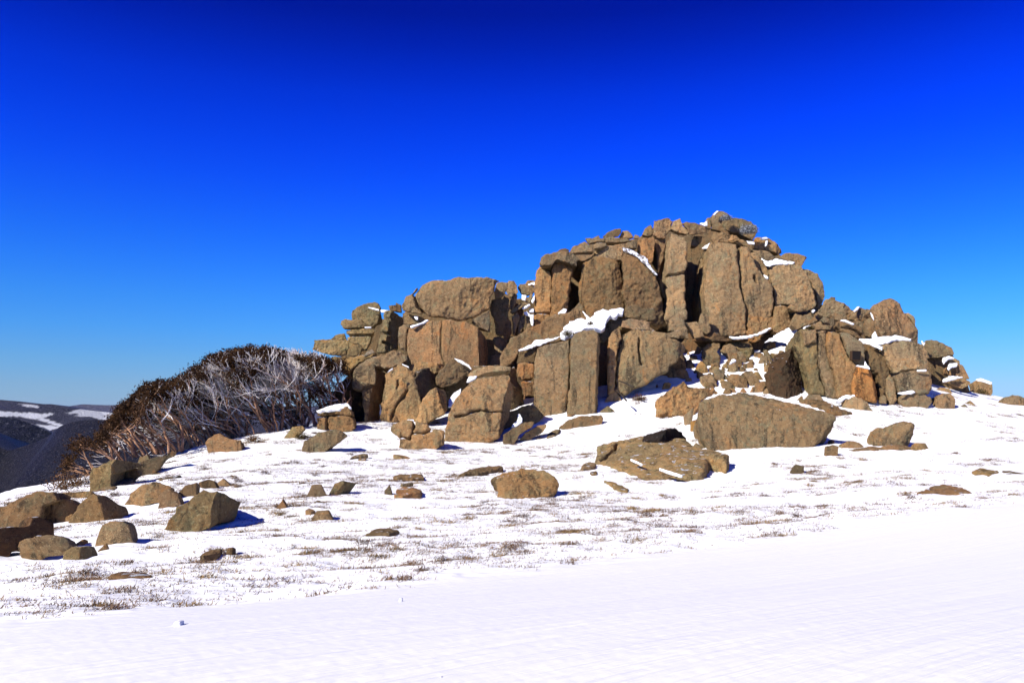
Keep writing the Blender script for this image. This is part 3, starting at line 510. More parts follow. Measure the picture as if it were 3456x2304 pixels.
# -- rubble in the gully
def rb(s, label, reg='F', **k): k.setdefault('rough', 1.3); k.setdefault('facets', 8); k.setdefault('r', .03); return rock(reg, s, label, None, name='stone', cat='stone', group=RUB, **k)
rb("185,590 310,480 350,475 400,540 380,600 340,635", "pointed pale stone leaning on the right side of the broad block")
rb("340,632 400,550 450,540 502,600 490,622 420,642", "dark tent-shaped stone just right of the pointed pale stone", tint=DRK)
rb("560,600 570,500 590,400 640,360 780,360 760,440 745,460 790,500 772,590 690,642 640,632", "largest upright block in the left part of the gully", dd=.3)
rb("630,360 690,290 790,265 870,280 872,330 840,372 760,422 700,392", "dark blocky stone directly below the great pillar")
rb("780,450 820,380 880,360 960,400 1002,460 990,522 900,532 840,512 850,480", "brown stone with snow on both sides in mid gully")
rb("880,370 880,310 980,320 1100,360 1242,450 1222,512 1120,522 1100,490 1010,470 960,420", "long pale slab dipping to the right below the great pillar", cuts=[("1150,400 1110,520", 60)], tint=GRN)
rb("1090,300 1130,290 1232,350 1232,402 1180,402 1120,350", "narrow dark stone above the long pale slab", tint=DRK)
rb("1215,385 1300,340 1390,330 1402,380 1340,422 1280,432 1225,425", "dark flat stone under the gully's main snow tongue", tint=DRK)
rb("1140,290 1250,240 1450,200 1472,240 1340,312 1240,352", "sloping slab between two snow stripes at the gully's top")
rb("870,620 880,570 930,545 980,570 987,640 930,688 880,662", "round snow-capped stone in the middle of the gully")
rb("620,680 700,650 800,660 832,700 800,782 740,782 700,702", "dark rough stone above the grey cube-like stone")
rb("555,750 600,720 690,710 742,790 740,822 620,852 580,832", "grey cube-like stone near the gully's lower left")
rb("870,740 900,715 1030,725 1080,760 1092,840 1050,862 960,842 880,782", "broad speckled stone at the gully's lower centre", tint=(1.1, 1, .95))
rb("1030,700 1080,670 1150,660 1232,780 1160,832 1110,842 1080,760", "smooth leaning stone right of the broad speckled stone")
rb("790,790 850,785 930,820 932,870 830,882 800,852", "angular stone just above the foreground giant boulder")
rb("20,1180 60,1060 70,970 180,890 350,780 400,810 520,870 590,870 700,860 770,900 780,930 700,960 560,1010 530,1080 520,1130 430,1180 300,1200 200,1200 130,1200", "big rough dark mass left behind the foreground giant boulder", T=2.5, rough=1.7, tint=ORG)
rb("145,640 190,620 260,640 302,720 290,752 200,742 140,690", "blocky stone at the snowfield edge below the broad block")
rb("270,660 340,640 400,670 432,740 400,762 330,742 290,712", "speckled stone right of the snowfield edge stone")
rb("95,880 140,810 190,800 232,820 190,882 130,892", "dark oval stone half sunk in the white snow patch", tint=DRK)
rb("40,850 60,820 78,840 70,870 45,870", "little dark stone left of the sunk oval stone", tint=DRK)
rb("1100,900 1180,830 1260,795 1302,810 1250,882 1160,912", "snow-edged wedge lying on the giant boulder's back")
rb("1250,900 1290,870 1360,880 1422,940 1330,942 1260,922", "low dark stone right of the snow-edged wedge")
rb("1350,850 1390,790 1432,850 1442,940 1400,922", "upright flake left of the tall dark standing slab")
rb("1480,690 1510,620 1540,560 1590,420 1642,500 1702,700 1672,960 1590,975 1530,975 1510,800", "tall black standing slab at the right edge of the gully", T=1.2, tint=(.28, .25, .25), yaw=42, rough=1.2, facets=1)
rb("1400,640 1440,570 1510,510 1562,510 1540,560 1470,610", "dark arched stone left of the black slab's top")
rb("1200,575 1250,490 1302,510 1320,572 1290,585", "tent-shaped stone in the upper middle gully")
rb("1270,440 1310,430 1352,520 1382,560 1340,575 1290,500", "thin leaning flake right of the tent-shaped stone")
rb("1350,460 1400,480 1500,475 1572,500 1480,525 1380,520", "flat stone with long snow cap left of the right-hand columns")
rb("470,430 520,390 560,410 552,480 490,472", "small stone left of the largest upright gully block")
rb("360,1190 470,1090 482,1120 450,1210 390,1300 370,1250", "leaning dark flake against the rough dark mass", T=.4)
rb("440,1300 450,1240 520,1230 542,1300 560,1360 470,1360", "yellow speckled stone left of the foreground giant boulder", tint=(1.2, 1.1, .8))
rb("970,460 1020,450 1082,540 1030,572 1000,530", "small leaning stone beneath the long pale slab")
rb("520,600 560,560 620,620 640,660 560,690 480,660", "pale rubble stone below the largest upright block", tint=(1.2, 1.15, 1))
rb("1350,655 1420,645 1440,700 1400,725 1360,700", "brown stone in the snow left of the standing slab")
rb("1060,600 1120,585 1135,610 1090,625", "small round tan stone in the gully snow")
rb("880,880 960,850 1010,870 960,900", "flat stone behind the giant boulder's crest")
rb("1470,880 1500,800 1530,830 1530,960 1490,960", "slender stone at the foot of the standing slab")
_g = [(470, 520, 60), (700, 620, 40), (750, 700, 36), (1330, 600, 34), (1460, 460, 30), (1130, 210, 40), (980, 300, 30), (1540, 390, 26), (1260, 330, 28), (1000, 620, 30), (1180, 700, 24), (620, 900, 40),
      (1390, 600, 30), (820, 430, 30), (690, 830, 34), (1320, 480, 24), (1480, 560, 26), (930, 860, 24), (1420, 300, 28), (1500, 330, 24), (1360, 280, 24), (420, 470, 30)]
while len(_g) < 150:
    x_, y_ = R.uniform(0, 1620), R.uniform(230, 900)
    if y_ > 900 - .45 * x_ and y_ > 250 + .12 * abs(x_ - 900) and not (x_ < 560 and y_ > 780): _g.append((x_, y_, R.uniform(16, 46) if len(_g) < 90 else R.uniform(28, 66)))
for x, y, s in _g:
    a = [(math.cos(t) * s * R.uniform(.7, 1.15), math.sin(t) * s * .65 * R.uniform(.7, 1.15)) for t in [k * 1.047 + R.uniform(-.2, .2) for k in range(6)]]
    rb(' '.join('%.0f,%.0f' % (x + p, y + q) for p, q in a), "small angular chip of rock poking out of the gully snow", tint=R.choice([DRK, ORG, GRN]))
blk('F', "500,255 640,240 780,262 880,285 1000,275 1090,262 1100,320 960,345 860,350 700,345 560,340 470,330", "low dark broken ledge under the foot of the great pillar", 50.3, tint=DRK, rough=1.6, facets=5)
# -- foreground boulders
def fd(reg, s, label, **k): k.setdefault('name', 'boulder'); k.setdefault('cat', 'boulder'); return rock(reg, s, label, None, group=FLD, **k)
def fl(reg, s, label, **k): return fd(reg, s, label, flat=True, name='rock_slab', **k)
fd('O', "2356,1395 2361,1357 2380,1344 2408,1336 2444,1318 2498,1312 2557,1318 2617,1330 2650,1342 2705,1354 2750,1374 2790,1386 2820,1401 2828,1416 2822,1440 2813,1470 2780,1472 2744,1490 2715,1488 2690,1490 2640,1503 2553,1508 2470,1510 2400,1506 2368,1450",
   "giant foreground boulder, longest of all, right of centre", T=4, bulge=.3, r=.3, tilt=14, facets=2, tint=(.93, .93, .93), cuts=[("2825,1400 2795,1430 2760,1478", 70), ("2365,1362 2560,1392 2820,1418", 36)])
fl('M', "480,125 560,125 680,135 780,170 900,220 938,230 770,242 700,205 600,170", "low dark ledge running right from behind the giant boulder", tint=DRK, lift=.1)
fd('M', "840,150 870,120 940,92 1040,130 1100,180 1112,205 1040,208 940,192 880,165", "snow-shouldered boulder at the foot of the right-hand columns")
fd('M', "520,112 570,72 660,80 692,120 610,132", "small stone on the ledge left of the right-hand columns", name='stone')
fd('M', "440,92 510,85 522,125 460,132", "dark cube stone below the standing slab", name='stone', tint=DRK)
fd('H', "2035,550 2085,545 2300,520 2325,560 2352,660 2300,685 2180,705 2060,718 2040,650", "dark square boulder with a thick snow cap at the foot of the gums", cracks=["2060,600 2200,590 2320,600", "2120,560 2130,700"], tint=DRK, T=1.6)
fd('H', "1920,885 1950,800 2060,720 2180,700 2260,720 2282,750 2200,820 2100,862 2000,887", "smooth tan boulder below the snow-capped square one")
fd('H', "1155,815 1180,770 1270,725 1340,770 1440,790 1452,820 1360,872 1300,892 1190,882", "rounded boulder in front of the middle of the gum trees")
fd('H', "1780,745 1850,680 1930,670 1952,695 1880,732 1800,770", "mossy stone at the foot of the rightmost gum trunks", tint=GRN)
fd('H', "240,1040 255,1000 300,990 370,930 520,910 570,960 585,1010 410,1060 412,1140 300,1165 235,1200", "angular cube boulder at the lower left end of the gum trees", cuts=[("405,960 412,1150", 74), ("240,1010 410,995", 50)], tint=GRN, facets=1, T=1.8)
fd('H', "410,1070 600,1010 622,1060 500,1130 415,1145", "lower pale block wedged right of the cube boulder", tint=GRN, facets=1, dd=-.2)
fd('H', "600,1005 640,960 720,930 850,900 900,865 937,885 920,910 850,950 760,980 660,1042 620,1060", "long dark ridge of rock running up right from the cube boulder", yaw=20, tint=DRK)
fd('H', "600,990 640,920 700,900 732,925 650,965", "tan rounded stone behind the long dark ridge", dd=.5)
fd('H', "500,1275 560,1200 650,1140 760,1110 872,1150 880,1180 830,1200 780,1240 690,1262 640,1300 560,1295", "broad brown boulder, left of the two above the wedge boulder")
fd('H', "790,1295 790,1220 860,1165 940,1210 972,1260 880,1292 830,1310", "angular boulder with dark right side next to the broad brown one", cuts=[("860,1160 960,1260", 55)], dd=-.2)
fl('H', "680,1130 800,1100 975,1072 900,1102 820,1125", "thin rib of rock breaking the snow above the broad brown boulder")
fd('H', "900,1185 1000,1150 1090,1125 1097,1190 1030,1232 970,1252 940,1212", "left piece of the dark broken ridge above the wedge boulder", tint=DRK)
fd('H', "1095,1170 1100,1120 1180,1095 1230,1110 1262,1145 1180,1162", "middle piece of the dark broken ridge above the wedge boulder", tint=DRK)
fd('H', "1230,1110 1300,1090 1362,1088 1290,1122 1250,1135", "right thin tip of the dark broken ridge above the wedge boulder")
fd('J', "1440,415 1560,290 1680,200 1790,125 1960,150 2135,210 2140,262 2070,335 1930,385 1860,400 1780,430 1700,462 1610,475 1540,440", "large wedge-shaped boulder with grey shaded right face, left foreground", yaw=14, cuts=[("1900,140 1880,220 1862,400", 62)], facets=1, tint=(.96, .97, .86), T=2, bulge=.12)
fd('J', "1990,320 2100,288 2200,290 2247,310 2200,335 2100,345", "low dark stone just right of the wedge-shaped boulder", name='stone', tint=DRK)
fd('J', "-100,470 -60,320 0,290 60,270 180,200 280,165 370,148 480,150 510,230 400,270 340,330 280,380 210,455 60,468", "biggest boulder at the left frame edge, rounded and brown", T=3, bulge=.3, tint=ORG)
fd('J', "350,320 400,240 500,210 600,210 645,245 697,285 610,395 530,412 400,395", "brown boulder against the right of the biggest left edge boulder", dd=-.3, cuts=[("600,200 640,290 640,400", 55)], tint=ORG)
fd('J', "470,215 485,160 600,155 690,155 800,150 802,165 700,212 665,225 640,210", "flat pale slab behind the left edge boulders", tint=GRN, dd=.3)
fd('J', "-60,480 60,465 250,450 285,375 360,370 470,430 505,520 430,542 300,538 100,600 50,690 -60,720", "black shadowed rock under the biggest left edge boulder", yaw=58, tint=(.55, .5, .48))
fd('J', "615,350 700,280 780,200 830,165 865,180 950,240 1100,285 1050,350 980,410 930,432 750,432 620,450", "pyramid-shaped boulder casting a blue shadow to its right", cuts=[("855,165 895,300 920,440", 70)], facets=1, bulge=.12, tint=(1, 1, .9))
fd('J', "770,597 850,520 900,450 970,415 1080,412 1120,450 1182,522 1090,552 950,577 850,602", "tan boulder below the pyramid-shaped one", cuts=[("1080,405 1110,450 1185,530", 50)], facets=2)
fd('J', "20,722 50,640 100,590 200,560 300,540 450,540 560,560 690,602 640,642 520,672 350,692 230,737 140,732", "long low boulder nearest the left frame edge, lowest of the cluster", cuts=[("420,530 700,600", "40")])
fd('J', "630,578 730,568 747,602 700,608", "little square stone behind the long low boulder", name='stone')
fd('J', "545,737 570,680 640,640 770,632 852,660 820,690 720,717 690,747 600,742", "small two-sided boulder right of the long low one", cuts=[("700,630 700,750", 55)], tint=GRN)
fd('J', "795,628 850,603 940,598 977,618 900,660 850,652", "dark small stone behind the small two-sided boulder", name='stone', tint=DRK, yaw=25)
fl('J', "1755,717 1850,672 1965,660 1950,685 1880,700 1800,714", "thin dark flake of rock in the snow at lower left", tint=DRK)
fd('J', "1990,712 2000,650 2050,645 2062,690", "tiny rusty stone right of the thin dark flake", name='stone', tint=ORG)
fl('J', "960,912 1060,885 1150,878 1250,890 1340,910 1352,940 1200,932 1080,937", "flat dark slab with twigs, lowest rock in the left foreground", tint=DRK)
fl('J', "820,160 900,130 1000,100 1150,55 1200,58 1050,130 950,190 880,182", "snow-striped slab below the cube boulder")
fd('K', "300,445 340,400 400,355 480,352 545,385 500,405 400,422 340,462", "left of the twin dark stones in the mid-left snow", yaw=20)
fd('K', "545,402 600,340 680,318 780,325 782,350 740,400 640,437 570,432", "right of the twin dark stones, with a grey shaded face", cuts=[("700,310 610,440", 60)], tint=GRN)
fd('K', "0,582 60,500 140,478 205,530 160,552 60,567", "pointed reddish stone below left of the twin dark stones", tint=ORG)
fl('K', "410,507 450,495 515,510 490,532 430,527", "small yellowish slab under the twin dark stones", tint=GRN)
fd('K', "380,627 440,580 540,575 592,610 560,642 480,652", "oval stone isolated below the twin dark stones")
fl('K', "875,808 960,765 1080,752 1167,778 1080,805 980,802", "brown layered slab above a smooth drift, left of centre")
fl('K', "1110,285 1200,275 1290,268 1387,270 1382,300 1280,312 1150,302", "long thin tan slab, upper of two left of the speckled boulder", tint=ORG)
fl('K', "1120,447 1150,395 1300,395 1377,415 1372,435 1200,457", "broad tan slab, lower of two left of the speckled boulder", tint=ORG, dd=0)
fd('K', "1030,442 1040,400 1085,350 1117,375 1090,422", "small dark pointed stone left of the broad tan slab", name='stone', tint=DRK)
fl('K', "1175,347 1290,340 1295,350 1200,356", "sliver of stone between the two tan slabs")
fl('K', "1690,272 1830,228 1960,208 2080,203 2092,214 1900,257", "long dark sliver of rock above the speckled boulder", tint=DRK)
fd('K', "1970,297 2100,240 2250,213 2352,212 2480,230 2570,280 2592,320 2540,375 2400,422 2200,460 2075,457 2030,382 2020,330", "yellow speckled boulder shaped like a loaf, standing alone in mid snow", tilt=44, tint=(.98, .97, .88), facets=2, cuts=[("2520,230 2440,330 2460,420", 40)])
fd('K', "0,387 0,365 40,363 62,380 40,392", "flattish pebble near the middle left snow", name='stone', tint=DRK)
fd('K', "0,157 20,138 70,138 94,157", "grey flat pebble below the middle gum trees", name='stone', tint=DRK)
fd('K', "100,92 140,78 187,95 140,107", "small brown stone below the smooth tan boulder", name='stone')
fl('K', "730,120 800,90 895,85 897,102 780,114", "dark thin stone below the split boulder")
fl('K', "800,140 820,118 882,120 872,140", "small stone in front of the dark thin stone")
fl('K', "1110,97 1180,92 1282,114 1180,112", "reddish thin stone below the big leaning boulder", tint=ORG)
fd('K', "760,207 790,185 817,200 790,212", "tiny orange stone in the grassy snow left of centre", name='stone', tint=ORG)
fl('K', "340,580 370,565 432,580 390,590", "brown chip above the isolated oval stone")
# -- L region
fl('L', "800,522 832,450 820,410 960,375 1100,360 1180,310 1300,300 1440,262 1500,300 1600,390 1700,430 1850,440 1950,490 1992,540 1975,602 1900,592 1820,582 1770,642 1797,680 1740,702 1640,712 1560,747 1400,757 1200,747 1120,717 1165,687 1080,642 960,602 920,562 870,547",
   "vast flat slab spread on the snow below the giant boulder", lift=.30, T=.9, bulge=.22, tint=(.92, .92, .84), cracks=["1050,395 960,480 880,530"])
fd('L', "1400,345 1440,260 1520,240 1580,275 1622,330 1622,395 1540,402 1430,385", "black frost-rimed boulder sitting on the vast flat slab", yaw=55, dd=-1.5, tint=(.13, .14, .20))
fd('L', "1640,402 1700,375 1790,385 1782,422 1680,427", "small stone at the right of the black rimed boulder", name='stone')
fl('L', "672,612 690,580 750,560 812,575 790,605 700,627", "small oval slab left of the vast flat slab")
fl('L', "760,640 820,628 822,648 780,652", "pebble just below the small oval slab", tint=GRN)
fl('L', "880,712 1000,740 1105,790 1090,812 1010,807 960,767", "greenish slab at the lower left of the vast flat slab", tint=GRN)
fd('L', "785,710 797,706 817,735 790,733", "tiny dark chip left of the greenish slab", name='stone', tint=DRK)
fl('L', "555,137 600,115 632,118 600,137", "thin dark stone in the snow below the twin tall column", tint=DRK)
fd('L', "-10,300 60,255 180,190 270,195 250,235 150,300 100,345 20,397 -5,380", "tilted dark slab leaning in front of the lower tier's pale boulder", tint=DRK, T=.7)
fd('L', "120,375 130,320 200,280 300,225 377,208 380,240 340,285 200,332 140,352", "second tilted slab, right of and behind the tilted dark slab", T=.7)
fl('L', "375,347 390,300 450,270 502,262 490,285 430,332", "leaf-shaped brown stone below the twin tall column")
fd('L', "478,212 560,180 680,140 860,120 887,150 870,190 820,237 700,242 560,242 500,227", "long flat-topped boulder at the foot of the twin tall column", tint=DRK, tilt=15)
fd('L', "640,135 650,90 700,65 790,62 842,100 830,127 700,142", "dark lumpy stone on top of the long flat-topped boulder", tint=DRK, dd=.4)
fd('L', "840,75 920,45 987,55 960,92 880,122 840,112", "mossy stone right of the dark lumpy stone", tint=GRN, dd=.3)
fd('E', "-5,1230 10,1180 60,1140 160,1110 270,1060 340,1060 400,1120 462,1190 350,1205 280,1245 200,1285 130,1305 60,1320 15,1290", "yellowish boulder with a snow flame at the left foot of the twin tall column", tint=(1.12, 1.08, .92), facets=3)
fd('E', "1130,970 1200,930 1270,900 1350,960 1300,1000 1200,1030 1150,1010", "small block at the foot of the shadowed cleft")
# -- M region
fd('M', "1095,495 1100,400 1140,350 1200,345 1260,325 1340,302 1437,318 1437,370 1410,442 1330,502 1220,517 1130,512", "craggy solitary boulder perched on flat stones at the right", rough=1.4, facets=5, bulge=.25, h=.03, cuts=[("1430,300 1380,420 1320,520", 35)])
fd('M', "825,522 840,480 890,460 980,470 1067,505 950,522 870,532", "low domed stone left of the craggy solitary boulder")
fd('M', "705,540 715,500 770,490 817,505 800,545 742,587 735,560", "dark notched stone, leftmost of the craggy boulder's companions", name='stone', tint=DRK)
fl('M', "870,547 960,538 1160,522 1300,512 1422,500 1422,525 1200,542 1000,552", "flat sheet of rock under the craggy solitary boulder", lift=.05)
fd('M', "1420,520 1450,475 1550,475 1592,510 1500,520 1480,547 1440,542", "greenish lumpy stone right of the craggy solitary boulder", tint=GRN)
fd('M', "405,662 460,655 520,670 527,690 490,714 440,712", "lone small dark stone below the giant boulder", name='stone', tint=DRK)
fl('M', "1450,927 1560,870 1680,850 1800,850 1890,880 1937,920 1850,942 1780,937 1700,942 1600,967 1500,942", "reddish flat slab with a snow dimple, lower right", tint=(1.12, .98, .92), lift=.06)
fl('M', "1910,717 1980,698 2140,713 2152,745 2060,777 1990,747", "small mossy slab near the right frame edge", tint=GRN)
fl('M', "2160,710 2250,713 2352,740 2420,752 2300,757 2200,747", "dark slab touching the right frame edge", tint=DRK)
fl('M', "720,467 750,450 782,462 750,477", "tiny orange stone in the snow left of the low domed stone", tint=ORG)

# ------------------------------------------------------------------ snow lying on ledges
SN = 'snow patches lodged on the rocks'
def sn(reg, s, label, d, tilt=50, **k):
    k['T'] = k.get('T', .35) * .25; k['r'] = .025; k.setdefault('h', .035); k['bulge'] = k.get('bulge', .04) * .6; k['dd'] = .17; k['jit'] = 3.2; k['taper'] = 0; return rock(reg, s, label, d, name='snow_patch', cat='snow', mat=k.pop('mat', M_SNOW), tilt=tilt, rough=.35, facets=0, group=SN, **k)
sn('E', "650,290 700,180 740,130 830,105 970,110 1000,80 1060,10 1120,-20 1200,-10 1360,-26 1350,40 1180,100 1150,170 1110,225 1050,215 960,200 850,240 780,285 700,310", "largest snow patch, on the ledge in the middle of the tor", 46.9, tilt=45, T=.8, bulge=.3, r=.25)
sn('E', "165,440 240,410 380,325 440,318 650,285 560,330 400,395 180,452", "thin line of snow tapering left from the largest patch", 46.5, tilt=30)
sn('B', "890,1170 920,1200 1000,1270 1060,1340 1000,1330 950,1270", "curled strip of snow right of the diagonal ramp's peak", 47.6, tilt=30)
sn('B', "615,1195 680,1145 720,1160 700,1200 640,1212", "small snow dab at the foot of the pillar left of the upper cleft", 50.4)
sn('G', "830,548 960,540 1100,520 1260,510 1430,550 1400,567 1270,562 1120,602 1000,602 880,592", "long snow ledge under the right-hand tower block", 44.6, tilt=62)
sn('G', "985,530 985,500 1020,460 1050,530 1020,545", "upright snow tongue left of the right-hand tower block's base", 45.6, tilt=30)
sn('G', "1000,602 1060,625 1112,640 1100,672 1040,642 960,608", "snow wedge above the weathered column", 43.8, tilt=50)
sn('G', "790,850 900,850 905,800 935,850 970,895 850,865", "thin snow shelf on the orange buttress below the plaque", 42.9, tilt=30)
sn('G', "1490,900 1600,895 1605,912 1500,912", "thin snow line between the two stacked square blocks", 43.2, tilt=40)
sn('G', "1270,1160 1440,1130 1480,1150 1440,1165 1340,1175", "snow band under the lower square block", 43.2, tilt=45)
sn('C', "905,570 980,612 1080,580 1150,600 1285,625 1270,642 1080,640 1010,665 965,655", "small triangular snowfield high on the right shoulder", 51.6, tilt=50)
sn('C', "228,460 280,430 332,400 327,468 290,465", "snow lump high at the right edge of the great black cleft", 53.2)
sn('C', "205,178 250,180 292,150 297,205 260,205", "snow dab on the flat overhanging stone left of the summit", 53)
sn('C', "355,85 400,38 425,42 375,90", "snow sliver on the highest boulder's left side", 53.3, tilt=20)
sn('C', "730,380 830,395 830,415 780,410 740,400", "thin snow line below the rimed summit boulder", 52.4)
sn('C', "925,760 985,785 987,810 950,808", "snow tip where the curved flake meets the shoulder block", 51.2, tilt=30)
sn('C', "945,450 955,375 982,375 970,430", "vertical snow streak on the orange stained summit boulder", 52.4, tilt=20)
sn('C', "885,352 960,338 985,350 930,362", "snow cap on the orange stained summit boulder", 52.9)
sn('B', "1340,450 1430,470 1560,540 1620,570 1650,640 1700,700 1750,770 1700,745 1600,640 1500,550 1360,490", "curved white strip of rime ice across the upper wall", 51.0, tilt=20, T=.4, mat=M_RICE)
sn('B', "205,990 262,1000 250,1052 205,1042", "upper snow clot in the broken column cluster", 52)
sn('B', "205,1142 290,1092 302,1110 230,1152", "slanting snow streak in the broken column cluster", 51.4)
sn('B', "225,1190 260,1175 300,1215 345,1215 332,1344 312,1330 300,1240 240,1215", "forked snow tongue between the thin ribs and the upper wall", 51.2, tilt=25)
sn('B', "285,1160 340,1140 342,1185 290,1182", "right snow clot in the broken column cluster", 51.6)
sn('B', "275,870 330,850 360,845 360,885 320,870 285,890", "snow on the skyline stone at the upper wall's left edge", 53.4)
sn('B', "310,1060 350,990 355,1040 330,1090", "upright snow streak against the upper wall's left edge", 51.8, tilt=20)
sn('A', "1330,562 1382,560 1382,598 1360,598", "small snow plug under the domed boulder", 49.6)
sn('A', "1290,675 1400,642 1480,600 1505,612 1430,648 1310,692", "slanting snow line over the left wall panel", 48.7, tilt=40)
sn('A', "1785,1035 1880,1065 1960,1110 1995,1170 1920,1118 1850,1080", "snow rim on the dark boulder at the right wall panel's foot", 46, tilt=30)
sn('A', "810,460 870,465 940,485 940,500 860,478", "snow line across the left-hand tower's top block", 51.4, tilt=35)
sn('A', "955,490 1000,490 1060,500 1000,515 965,512", "snow bridge between the left tower and the slim pillar", 51.2)
sn('A', "765,682 855,682 850,694 790,692", "snow line on the left-hand tower's middle slab", 51, tilt=40)
sn('D', "1590,300 1620,235 1720,228 1700,262 1620,300", "snow pocket at the upper left of the big leaning boulder", 44.3, tilt=40)
sn('D', "685,195 760,135 760,150 700,190", "snow rim on the pale cracked boulder's left crest", 44.6, tilt=30)
sn('D', "860,90 945,125 940,135 870,105", "snow rim on the pale cracked boulder's right crest", 44.6, tilt=30)
sn('D', "885,745 930,722 1000,722 1000,740 920,765", "snow blob on the split squat boulder", 42.6, tilt=40)
sn('D', "1390,500 1450,420 1540,370 1520,440 1440,540 1420,580 1385,580", "shaded snow in the hollow left of the big leaning boulder", 45.2, tilt=45)
sn('F', "1240,352 1300,330 1450,240 1540,190 1600,180 1650,215 1640,260 1590,340 1590,400 1480,345 1400,330", "white snow tongue at the top of the gully beside the right-hand columns", 49.6, tilt=50)
sn('F', "870,290 960,290 1140,268 1280,208 1370,150 1382,175 1280,240 1140,292 1030,312 920,310", "long thin snow stripe along the great pillar's foot", 50.2, tilt=45)
sn('F', "880,600 900,550 935,540 960,560 905,590", "snow cap on the round stone in mid gully", 46.9, tilt=55)
sn('E', "150,1240 160,1165 190,1165 215,1215 215,1260 160,1300 80,1320 100,1280", "flame-shaped snow tongue on the yellowish boulder", 41.3, tilt=25)
sn('H', "2040,550 2130,525 2200,505 2290,495 2320,530 2180,545 2060,560", "thick snow cap on the dark square boulder by the gums", 42.3, tilt=55, T=.5)
sn('G', "1785,765 1860,745 1925,770 1850,778 1800,835 1780,800", "snow on the top step at the tor's right end", 49.2)
sn('G', "1840,872 1860,830 1960,823 1950,852 1890,872 1850,902", "snow on the middle step at the tor's right end", 49)
sn('G', "1785,1012 1850,970 2025,980 1950,992 1900,1012 1790,1032", "snow on the lowest step at the tor's right end", 48)
sn('G', "2160,1010 2210,995 2352,1040 2340,1060 2250,1030", "snow on the skyline boulder past the right end", 48.5)
sn('G', "775,230 815,185 850,182 830,215 790,240", "snow cap on the craggy ridge stone", 49)
sn('G', "960,240 980,215 1000,260 1005,340 985,300", "snow in the notch left of the right-hand tower block", 46.4, tilt=20)
sn('G', "620,340 670,328 790,380 760,385 680,350", "snow line on the layered dark boulder", 44.7, tilt=40)
sn('G', "300,235 315,215 345,225 320,250", "snow blob left end of the right shoulder ridge", 48.5)
sn('G', "200,420 260,395 300,400 220,440", "snow scrap left of the log-shaped stone", 44.9)
sn('G', "1540,560 1575,600 1600,555 1570,640", "snow nick between tower block and wedge-topped boulder", 49.8, tilt=30)
sn('M', "785,130 860,90 940,85 945,100 930,135 870,115 830,145", "arched snow hood on the snow-shouldered boulder", 42.2, tilt=30, T=.8, bulge=.25)
sn('L', "1115,520 1125,518 1228,565 1222,570", "upper short snow streak lying on the vast flat slab", 30.3, tilt=70)
sn('L', "1365,600 1380,600 1580,665 1560,668 1440,632", "lower long snow streak lying on the vast flat slab", 28.2, tilt=70)
# ------------------------------------------------------------------ plaque
def add_box(V, F, c, sx, sy, sz, ax):
    b = len(V)
    for i in (-1, 1):
        for j in (-1, 1):
            for k in (-1, 1): V.append(np.array(c) + ax[0] * i * sx / 2 + ax[1] * j * sy / 2 + ax[2] * k * sz / 2)
    for q in ((0, 1, 3, 2), (4, 6, 7, 5), (0, 4, 5, 1), (2, 3, 7, 6), (0, 2, 6, 4), (1, 5, 7, 3)): F.append([b + t for t in q])
pc = at(2889, 1199.5, 43.45); ax3 = [np.array([1, 0, -.06]) / 1.0018, np.array([0, 1.0, 0]), np.array([.06, 0, 1]) / 1.0018]
pq = bpy.data.objects.new('plaque', None); COL.objects.link(pq); pq.location = pc
tag(pq, "small dark square plaque fixed to the rock face at the right of the tor", "plaque")
V, F = [], []; add_box(V, F, (0, 0.10, 0), .45, .30, .47, ax3); mesh_obj('plate', V, F, plain('dark_bronze', (.012, .009, .007), .5, sc=30), pq, False)
V, F = [], []
for s in (-1, 1):
    add_box(V, F, ax3[0] * s * .235 + np.array([0, .09, 0]), .022, .33, .49, ax3); add_box(V, F, ax3[2] * s * .245 + np.array([0, .092, 0]), .452, .32, .022, ax3)
mesh_obj('frame', V, F, plain('plaque_frame', (.06, .035, .02), .6), pq, False)

# ------------------------------------------------------------------ snow-covered ground
Eline = np.array([ghit(0, 2118), ghit(1728, 1935), ghit(2600, 1825), ghit(3456, 1695)])[:, :2]
pe = np.polyfit(Eline[:, 0], Eline[:, 1], 2)
def groomed(x, y):                  # > 0 on the groomed piste
    return np.polyval(pe, np.clip(x, -16, 40)) - y
ang = np.concatenate([np.linspace(-180, -48, 30)[:-1], np.linspace(-48, 48, 1150), np.linspace(48, 180, 30)[1:]])
dist = np.concatenate([np.geomspace(.5, 3, 12)[:-1], np.geomspace(3, 62, 900), np.geomspace(62, 260, 50)[1:]])
AA, DD = np.meshgrid(np.radians(ang), dist, indexing='ij'); X = np.sin(AA) * DD; Y = np.cos(AA) * DD
Z = ground(X, Y); g = groomed(X, Y); rg = 1 / (1 + np.exp(-(-g - .1) / .25))
c_, s_ = math.cos(.30), math.sin(.30); U_ = X * c_ + Y * s_; V_ = -X * s_ + Y * c_
def p3(a, b, z=0): return np.stack([a, b, np.full(a.shape, float(z))], -1)
dr1 = fbm(p3(U_ * .28, V_ * .9), 3); dr2 = 1 - np.abs(fbm(p3(U_ * .55 + 9, V_ * 2.4, 3), 3)) * 2; dr3 = fbm(p3(U_ * 2.2, V_ * 7.0, 5), 3); dr4 = fbm(p3(X * 6, Y * 6, 8), 2)
fade = np.clip(1.15 - DD / 140, 0, 1)
Z += rg * fade * (.10 * dr1 + .045 * dr2 + .016 * dr3 + .008 * dr4)
gd = (Eline[-1] - Eline[0]); gd /= np.linalg.norm(gd); across = -X * gd[1] + Y * gd[0]; along = X * gd[0] + Y * gd[1]
nearf = np.clip(1.3 - DD / 22, 0, 1)
